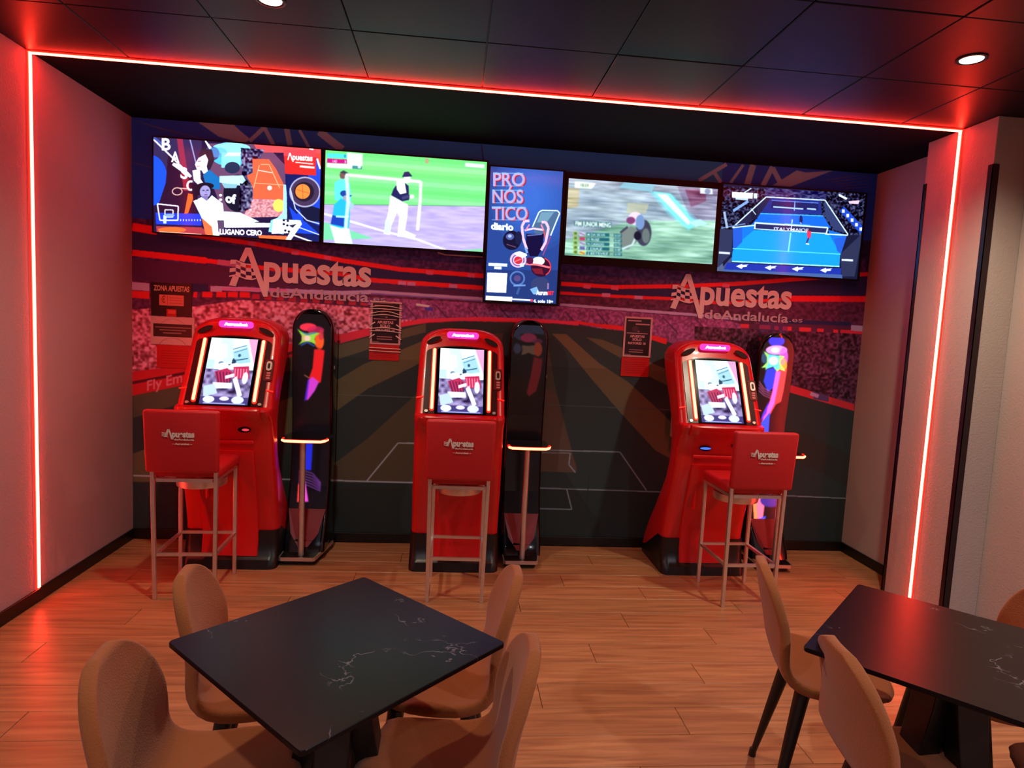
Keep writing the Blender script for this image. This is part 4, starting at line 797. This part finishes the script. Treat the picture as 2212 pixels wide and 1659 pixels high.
# ------------------------------------------------------------------ tall black machines with pole shelf
def front_y(z):
    P = [(0.05,-.36),(.12,-.34),(.25,-.26),(.45,-.20),(.7,-.17),(.95,-.18),(1.2,-.205),(1.45,-.215),(1.6,-.215)]
    for (a, b), (c, d) in zip(P[:-1], P[1:]):
        if z <= c: return b+(d-b)*(max(z,a)-a)/(c-a)
    return P[-1][1]
def art(kind, X):
    c = Canvas(260, 1300, (7,5,9), (X-.125, X+.125, .25, 1.555))
    Y = -.20
    if kind == 0:
        c.use(crop(560, 640, 5.183), Y); c.ell(555,345,95,45,(232,44,66)); c.ell(640,380,95,45,(190,30,80),.8); c.ell(680,500,52,95,(232,78,28)); c.ell(700,430,30,60,(190,40,60),.8)
        c.poly([(620,590),(738,600),(715,800),(690,965),(600,975),(560,910),(600,800)], (214,22,26)); c.poly([(548,935),(600,900),(670,960),(620,1060),(540,1165),(505,1160),(530,1050)], (196,54,190)); c.poly([(500,1180),(520,1060),(545,930),(560,940),(530,1150)], (80,30,190)); c.line([(505,880),(560,915)], 8, (220,130,90))
        c.line([(640,570),(740,605)], 6, (70,8,10))
        star = [(430,360),(480,395),(545,415),(620,400),(690,415),(640,440),(625,480),(640,545),(600,520),(545,505),(490,520),(440,545),(480,500),(480,440)]
        c.poly(star, (140,200,60)); c.line([(490,400),(545,430),(640,405)], 12, (40,90,200)); c.line([(470,550),(545,515),(630,560)], 12, (40,90,200)); c.ell(545,470,36,32,(240,190,170)); c.ell(500,465,18,40,(210,160,110),.8)
        c.use(crop(380, 900, 4.88), Y); c.poly([(1315,290),(1432,290),(1425,570),(1320,560)], (24,36,200)); c.poly([(1300,560),(1345,600),(1412,882),(1300,882)], (225,70,200)); c.poly([(1290,700),(1330,760),(1350,882),(1290,882)], (240,60,60))
        for k in range(6): c.line([(1335,570+k*26),(1440,600+k*28),(1530,700+k*16)], 7, (150,70,190))
        return c
    if kind == 2:
        c.use(crop(1580, 700, 5.183), Y); c.ell(490,190,90,60,(44,44,210),.9); c.ell(490,290,120,52,(214,130,230)); c.ell(570,370,50,110,(190,80,200),.8); c.ell(475,290,42,24,(255,245,255)); c.ell(570,460,40,80,(236,130,40)); c.ell(560,420,30,40,(230,120,110)); c.ell(360,380,40,60,(30,60,90),.9)
        c.poly([(380,505),(500,480),(455,720),(400,760),(350,640)], (28,44,180)); c.poly([(490,520),(612,500),(575,760),(555,870),(500,900),(440,1020),(360,1130),(340,1120),(420,900),(450,760)], (240,52,54)); c.poly([(488,530),(540,530),(500,760),(480,900),(430,1010),(350,1130),(400,960),(440,840)], (238,80,200)); c.poly([(330,1100),(360,1000),(420,860),(400,1000)], (80,40,220)); c.poly([(345,1110),(440,980),(430,1220),(335,1230)], (34,60,245)); c.poly([(335,1210),(430,1210),(430,1500),(340,1500)], (26,44,205))
        for k in range(4): c.line([(300,640+k*34),(360,720+k*26),(440,760+k*24)], 7, (190,80,130))
        c.poly([(345,300),(400,335),(455,352),(520,352),(585,362),(535,400),(530,440),(595,528),(530,505),(500,528),(455,475),(400,485),(365,515),(375,482),(322,490),(385,430),(385,370)], (140,226,90)); c.poly([(400,340),(520,355),(520,510),(455,475),(380,500),(400,430)], (70,220,225)); c.ell(458,410,52,48,(200,255,255)); c.ell(458,410,34,28,(255,255,255))
        c.use(crop(1320, 640, 2.404), Y); c.poly([(735,1030),(800,1040),(775,1130),(720,1215),(730,1120)], (240,90,120)); c.poly([(735,1150),(790,1130),(745,1220),(725,1220)], (50,60,240)); c.poly([(730,1060),(750,1060),(740,1160),(722,1180)], (245,110,60)); c.ell(820,1060,50,30,(40,30,110))
        return c
    c.use(crop(1060, 660, 5.183), Y)
    c.poly([(215,300),(300,200),(420,150),(540,180),(605,240),(590,330),(440,310),(330,320),(330,400),(215,320)], (60,70,96)); c.ell(420,362,92,52,(190,54,90)); c.ell(520,400,60,30,(150,50,90),.8); c.ell(525,490,50,80,(196,74,44)); c.ell(295,480,45,60,(74,72,96)); c.poly([(345,440),(420,450),(490,440),(480,500),(490,560),(420,530),(340,560),(350,500)], (140,100,80)); c.poly([(480,570),(580,590),(560,760),(510,960),(430,1020),(400,980),(440,800)], (150,30,40)); c.line([(490,570),(575,605)], 6, (40,8,14))
    return c
TX = (1.187, 2.572, 4.268)
TL = ('tall black round-topped machine with red and violet lit art beside the left betting machine', 'tall black round-topped machine with unlit art right of the middle betting machine', 'tall black round-topped machine with bright star art behind the right stool')
for i, X in enumerate(TX):
    t = thing('arcade_cabinet', TL[i], 'gaming machine', (X, -.2, 0), group='tall black machines')
    O = .2
    hw = .130
    rings = []
    for z in (.05,.12,.25,.45,.7,.95,1.2,1.35,1.44):
        rings.append([(x, y+O, z) for x, y, _ in rrect(hw, front_y(z), -.012, .03, z, 4)])
    for k in range(1, 8):
        a = k/8*PI/2; z = 1.44+.14*math.sin(a)
        rings.append([(x, y+O, z) for x, y, _ in rrect(hw*math.cos(a)**.8, front_y(z), -.012, .03, z, 4)])
    MB().loft(rings).build('body', blackgloss, t, smooth=True)
    # art panel following the front
    N = 30; pw_ = .114; V = []; UV = []
    for j in range(N+1):
        z = .27+(1.545-.27)*j/N; ww = pw_ if z < 1.44 else pw_*max(.05, math.cos(math.asin(min(1,(z-1.44)/.125))))
        for x in (-ww, ww): V.append((x, front_y(z)+O-.004, z)); UV.append(((x+.125)/.25, (z-.25)/1.305))
    me = mesh_from(V, [(2*j, 2*j+1, 2*j+3, 2*j+2) for j in range(N)], 'art_panel'); uv = me.uv_layers.new()
    for lp in me.loops: uv.data[lp.index].uv = UV[lp.vertex_index]
    am = print_mat('cabinet_art', art(i, X).blur(4, 2), .2, emis=(1.0, .2, 2.0)[i])  # the unlit middle print is given a faint glow of its own
    link('art_panel', me, t, am)
    kp = [(x, z) for x, z in ((-.115,.30),(.115,.30),(.085,.16),(.03,.085),(-.03,.085),(-.085,.16))]
    MB().loft([[(x, front_y(z)+O-.006, z) for x, z in kp], [(x, front_y(z)+O+.01, z) for x, z in kp]]).build('kick_panel', mat('kick_red', (120,14,20), .35), t)
    bp = [(-.118,-.452),(-.108,-.46),(.085,-.46),(.095,-.452),(.145,-.13),(.145,-.0145),(-.122,-.0145),(-.122,-.10)]
    MB().prism([(x*.9, (y+.03)*1+O) for x, y in bp[:4]]+[(x, y+O) for x, y in bp[4:]], .0, .034).build('base', blackpl, t)
    pb = MB().prism([(x, y+O) for x, y in bp], .034, .052).build('foot_plate', blackpl, t)
    e = MB()
    P = [(-.122,-.10),(-.118,-.452),(-.108,-.46),(.085,-.46),(.095,-.452),(.145,-.13)]
    for a, b in zip(P[:-1], P[1:]): e.sqbar((a[0], a[1]+O-.002, .044), (b[0], b[1]+O-.002, .044), .006, .022)
    e.build('steel_edge', chrome, pb)
    MB().tube([(0,-.405+O,.052),(0,-.405+O,.765)], .0185, 16).build('pole', chrome, t, smooth=True)
    # shelf with glowing edge
    sh = [(-.112,-.20),(-.117,-.405),(-.104,-.440),(.118,-.440),(.142,-.395),(.142,-.20)]
    s = MB().prism([(x, y+O) for x, y in sh], .765, .785).build('shelf', blackgloss, t, bevel=.003)
    path = [(-.1185,-.395,.779),(-.116,-.425,.777),(-.100,-.443,.775),(0,-.445,.774),(.112,-.443,.775),(.134,-.418,.777),(.143,-.385,.779)]
    MB().tube([(x, y+O, z) for x, y, z in path], .0105, 10).build('glow_edge', bar_edge, s, smooth=True)
    MB().tube([(x*1.01, y+O-.0058, z) for x, y, z in path], .0080, 8).build('glow_tube', bar_core, s, smooth=True)
    MB().box(hw-.0, hw+.004, -.16+O, -.145+O, 1.20, 1.222).build('lock', chrome, t)

# ------------------------------------------------------------------ bar stools
def stool():
    t = thing('bar_stool', 'x', 'bar stool', (0,0,0)); bw, bd = .150, .175
    for sx in (-1,1):
        MB().sqbar((sx*bw,-bd,0),(sx*(bw+.008),-bd-.01,.72),.020).build('leg', chrome, t, bevel=.003)
        MB().sqbar((sx*bw,bd,0),(sx*bw,bd,.648),.020).build('leg', chrome, t, bevel=.003)
        MB().sqbar((sx*bw,-bd+.01,.245),(sx*bw,bd-.01,.245),.016).build('stretcher', chrome, t)
        MB().sqbar((sx*bw,-bd+.01,.645),(sx*bw,bd-.01,.645),.018).build('seat_rail', chrome, t)
    for y in (-bd, bd):
        MB().sqbar((-bw+.01,y,.245 if y < 0 else .250),(bw-.01,y,.245 if y < 0 else .250),.016).build('stretcher', chrome, t)
        MB().sqbar((-bw+.01,y,.645),(bw-.01,y,.645),.018).build('seat_rail', chrome, t)
    n = 28
    MB().loft([[(r*math.cos(2*PI*k/n), .075+r*math.sin(2*PI*k/n), z) for k in range(n)] for r, z in ((.10,.560),(.128,.563),(.131,.575),(.131,.605),(.12,.612))]).build('swivel_plate', chrome, t, smooth=True)
    MB().tube([(0,.05,.60),(0,.05,.66)], .03, 16).build('swivel_post', chrome, t, smooth=True)
    MB().box(-.172,.172,-.165,.185,.655,.715).build('seat', redleather, t, bevel=.02, seg=3, smooth=True)
    b = MB().loft([[(x, y-.207, z) for x, y in ((-.178,-.02),(.178,-.02),(.178,.022),(-.178,.022))] for z in (.695,)]+[[(x, y-.207-.02, z) for x, y in ((-.184,-.02),(.184,-.02),(.184,.024),(-.184,.024))] for z in (1.022,)]).build('backrest', redleather, t, bevel=.014, seg=3, smooth=True)
    # printed logo on the back
    L = MB()
    def Y(z): return -.2305-.02*(z-.695)/.327
    def tx(s, x0, x1, z, cap, off=.0, key='H'):
        v, f = text_fit(s, x0, x1, z, cap, .1, off, key); L.add([(p[0], Y(p[1])+(.0008 if p[2] < 0 else -.0006), p[1]) for p in v], f)
    def fl(ps): L.loft([[(x, Y(z)+.0008, z) for x, z in ps], [(x, Y(z)-.0006, z) for x, z in ps]])
    fl([(-.062,.925),(-.052,.925),(-.060,.900),(-.070,.884),(-.078,.884)]); fl([(-.058,.925),(-.052,.925),(-.034,.872),(-.044,.872),(-.056,.915)])
    for k in range(3): fl([(-.090,.908-k*.008),(-.062,.904-k*.008),(-.060,.900-k*.008),(-.088,.904-k*.008)])
    tx('puestas', -.040, .068, .885, .020, .05, 'x'); tx('deAndalucía', -.030, .066, .868, .009, .02); tx('– Aurumbet –', -.040, .056, .845, .008, .04)
    L.build('printed_logo', white_print, b)
    return t
SL = ('red bar stool with chrome legs in front of the left betting machine', 'red bar stool with chrome legs directly in front of the middle betting machine', 'red bar stool with chrome legs right of centre at the right betting machine')
s0 = stool()
for i, (x, y, r) in enumerate(((.705,-.765,.035),(2.145,-.772,-.02),(3.812,-.800,.02))):
    s = s0 if i == 0 else copy_tree(s0)
    s.location = (x, y, 0); s.rotation_euler.z = r; tag(s, SL[i], 'bar stool', 'red bar stools')

# ------------------------------------------------------------------ cafe tables
def table(label, x, y, a, size, leg_rot=PI/4):
    t = thing('cafe_table', label, 'table', (x, y, 0), a, 'square black tables'); h = size/2
    MB().prism([p for p in rr2(-h,h,-h,h,.012)], .738, .750).build('tabletop', marble_m, t, bevel=.0015, seg=1)
    MB().box(-.13,.13,-.13,.13,.724,.738).build('mounting_plate', legblack, t)
    for k in range(4):
        q = k*PI/2+leg_rot; c, s = math.cos(q), math.sin(q)
        def P(r, o, z): return (c*r-s*o, s*r+c*o, z)
        rings = []
        for r, z, w, d in ((.035,.724,.05,.035),(.05,.60,.042,.03),(.11,.30,.036,.026),(.235,.0,.030,.018)):
            rings.append([P(r-d, -w, z), P(r+d, -w, z), P(r+d, w, z), P(r-d, w, z)])
        MB().loft(rings).build('leg', legblack, t, bevel=.004)
    return t
table('square black marble-effect table at the left with four tan chairs', 1.840, -2.845, PI/4, .567)
table('square black table at the right catching a red reflection', 3.420, -2.868, PI/4-.015, .590)

# ------------------------------------------------------------------ velvet chairs
def chair():
    t = thing('dining_chair', 'x', 'chair', (0,0,0))
    prof = [(.150,.440,.10),(.143,.462,.155),(.11,.472,.182),(.04,.466,.196),(-.05,.458,.200),(-.12,.458,.198),(-.165,.475,.194),(-.196,.515,.186),(-.210,.575,.176),(-.222,.635,.172),(-.233,.680,.164),(-.243,.722,.150),(-.250,.758,.124),(-.255,.787,.086),(-.258,.805,.038)]
    NU = 12; V = []
    for k, (x, z, w) in enumerate(prof):
        back = max(0, min(1, (z-.50)/.12)) if x < -.1 else 0
        fr = 1-back
        for i in range(NU+1):
            u = i/NU*2-1; uu = math.sin(u*PI/2)*.55+u*.45
            xx = x+back*.046*(abs(uu)*w/.2)**2*1.0
            zz = z+fr*.016*(abs(uu))**3
            if k < 2: xx -= .05*abs(uu)**2.5
            V.append((xx, uu*w, zz))
    F = [(k*(NU+1)+i, k*(NU+1)+i+1, (k+1)*(NU+1)+i+1, (k+1)*(NU+1)+i) for k in range(len(prof)-1) for i in range(NU)]
    me = mesh_from(V, F, 'seat_shell', True); o = link('seat_shell', me, t, tan)
    md = o.modifiers.new('solid', 'SOLIDIFY'); md.thickness = .032; md.offset = 0
    md = o.modifiers.new('sub', 'SUBSURF'); md.levels = md.render_levels = 1
    MB().prism(rr2(-.13,.10,-.11,.11,.03), .425, .444).build('underframe', legblack, t)
    for sx, sy in ((1,1),(1,-1),(-1,1),(-1,-1)):
        a = (-.02+sx*.10, sy*.115, .436); b = (-.035+sx*.165, sy*.190, .012)
        l = MB().tube([a, tuple(a[i]*.55+b[i]*.45 for i in range(3)), b], [.024,.018,.0095], 12).build('leg', legblack, t, smooth=True)
        MB().tube([(b[0],b[1],.026),(b[0]+sx*.002,b[1]+sy*.002,0)], [.0125,.0135], 12).build('foot_cap', blackpl, l, smooth=True)
    return t
CH = [(1.610,-2.515,.11,'tan velvet chair at the far left side of the left table'),
      (1.622,-2.965,.10,'tan velvet chair nearest the camera left of the left table'),
      (2.045,-2.505,PI-.02,'tan velvet chair at the far right side of the left table'),
      (2.040,-2.935,PI-.05,'tan velvet chair nearest the camera right of the left table'),
      (3.365,-2.475,-.34,'tan velvet chair at the far left of the right table, splayed black leg in view'),
      (3.290,-2.985,-.14,'tan velvet chair nearest the camera at the right table'),
      (3.745,-2.570,PI-.15,'tan velvet chair behind the right table against the beige wall'),
      (3.690,-3.060,PI+.05,'tan velvet chair at the near right of the right table, seat only in view')]
c0 = chair()
for i, (x, y, a, lab) in enumerate(CH):
    c = c0 if i == 0 else copy_tree(c0)
    c.location = (x, y, 0); c.rotation_euler.z = a; tag(c, lab, 'chair', 'tan velvet chairs round the tables')
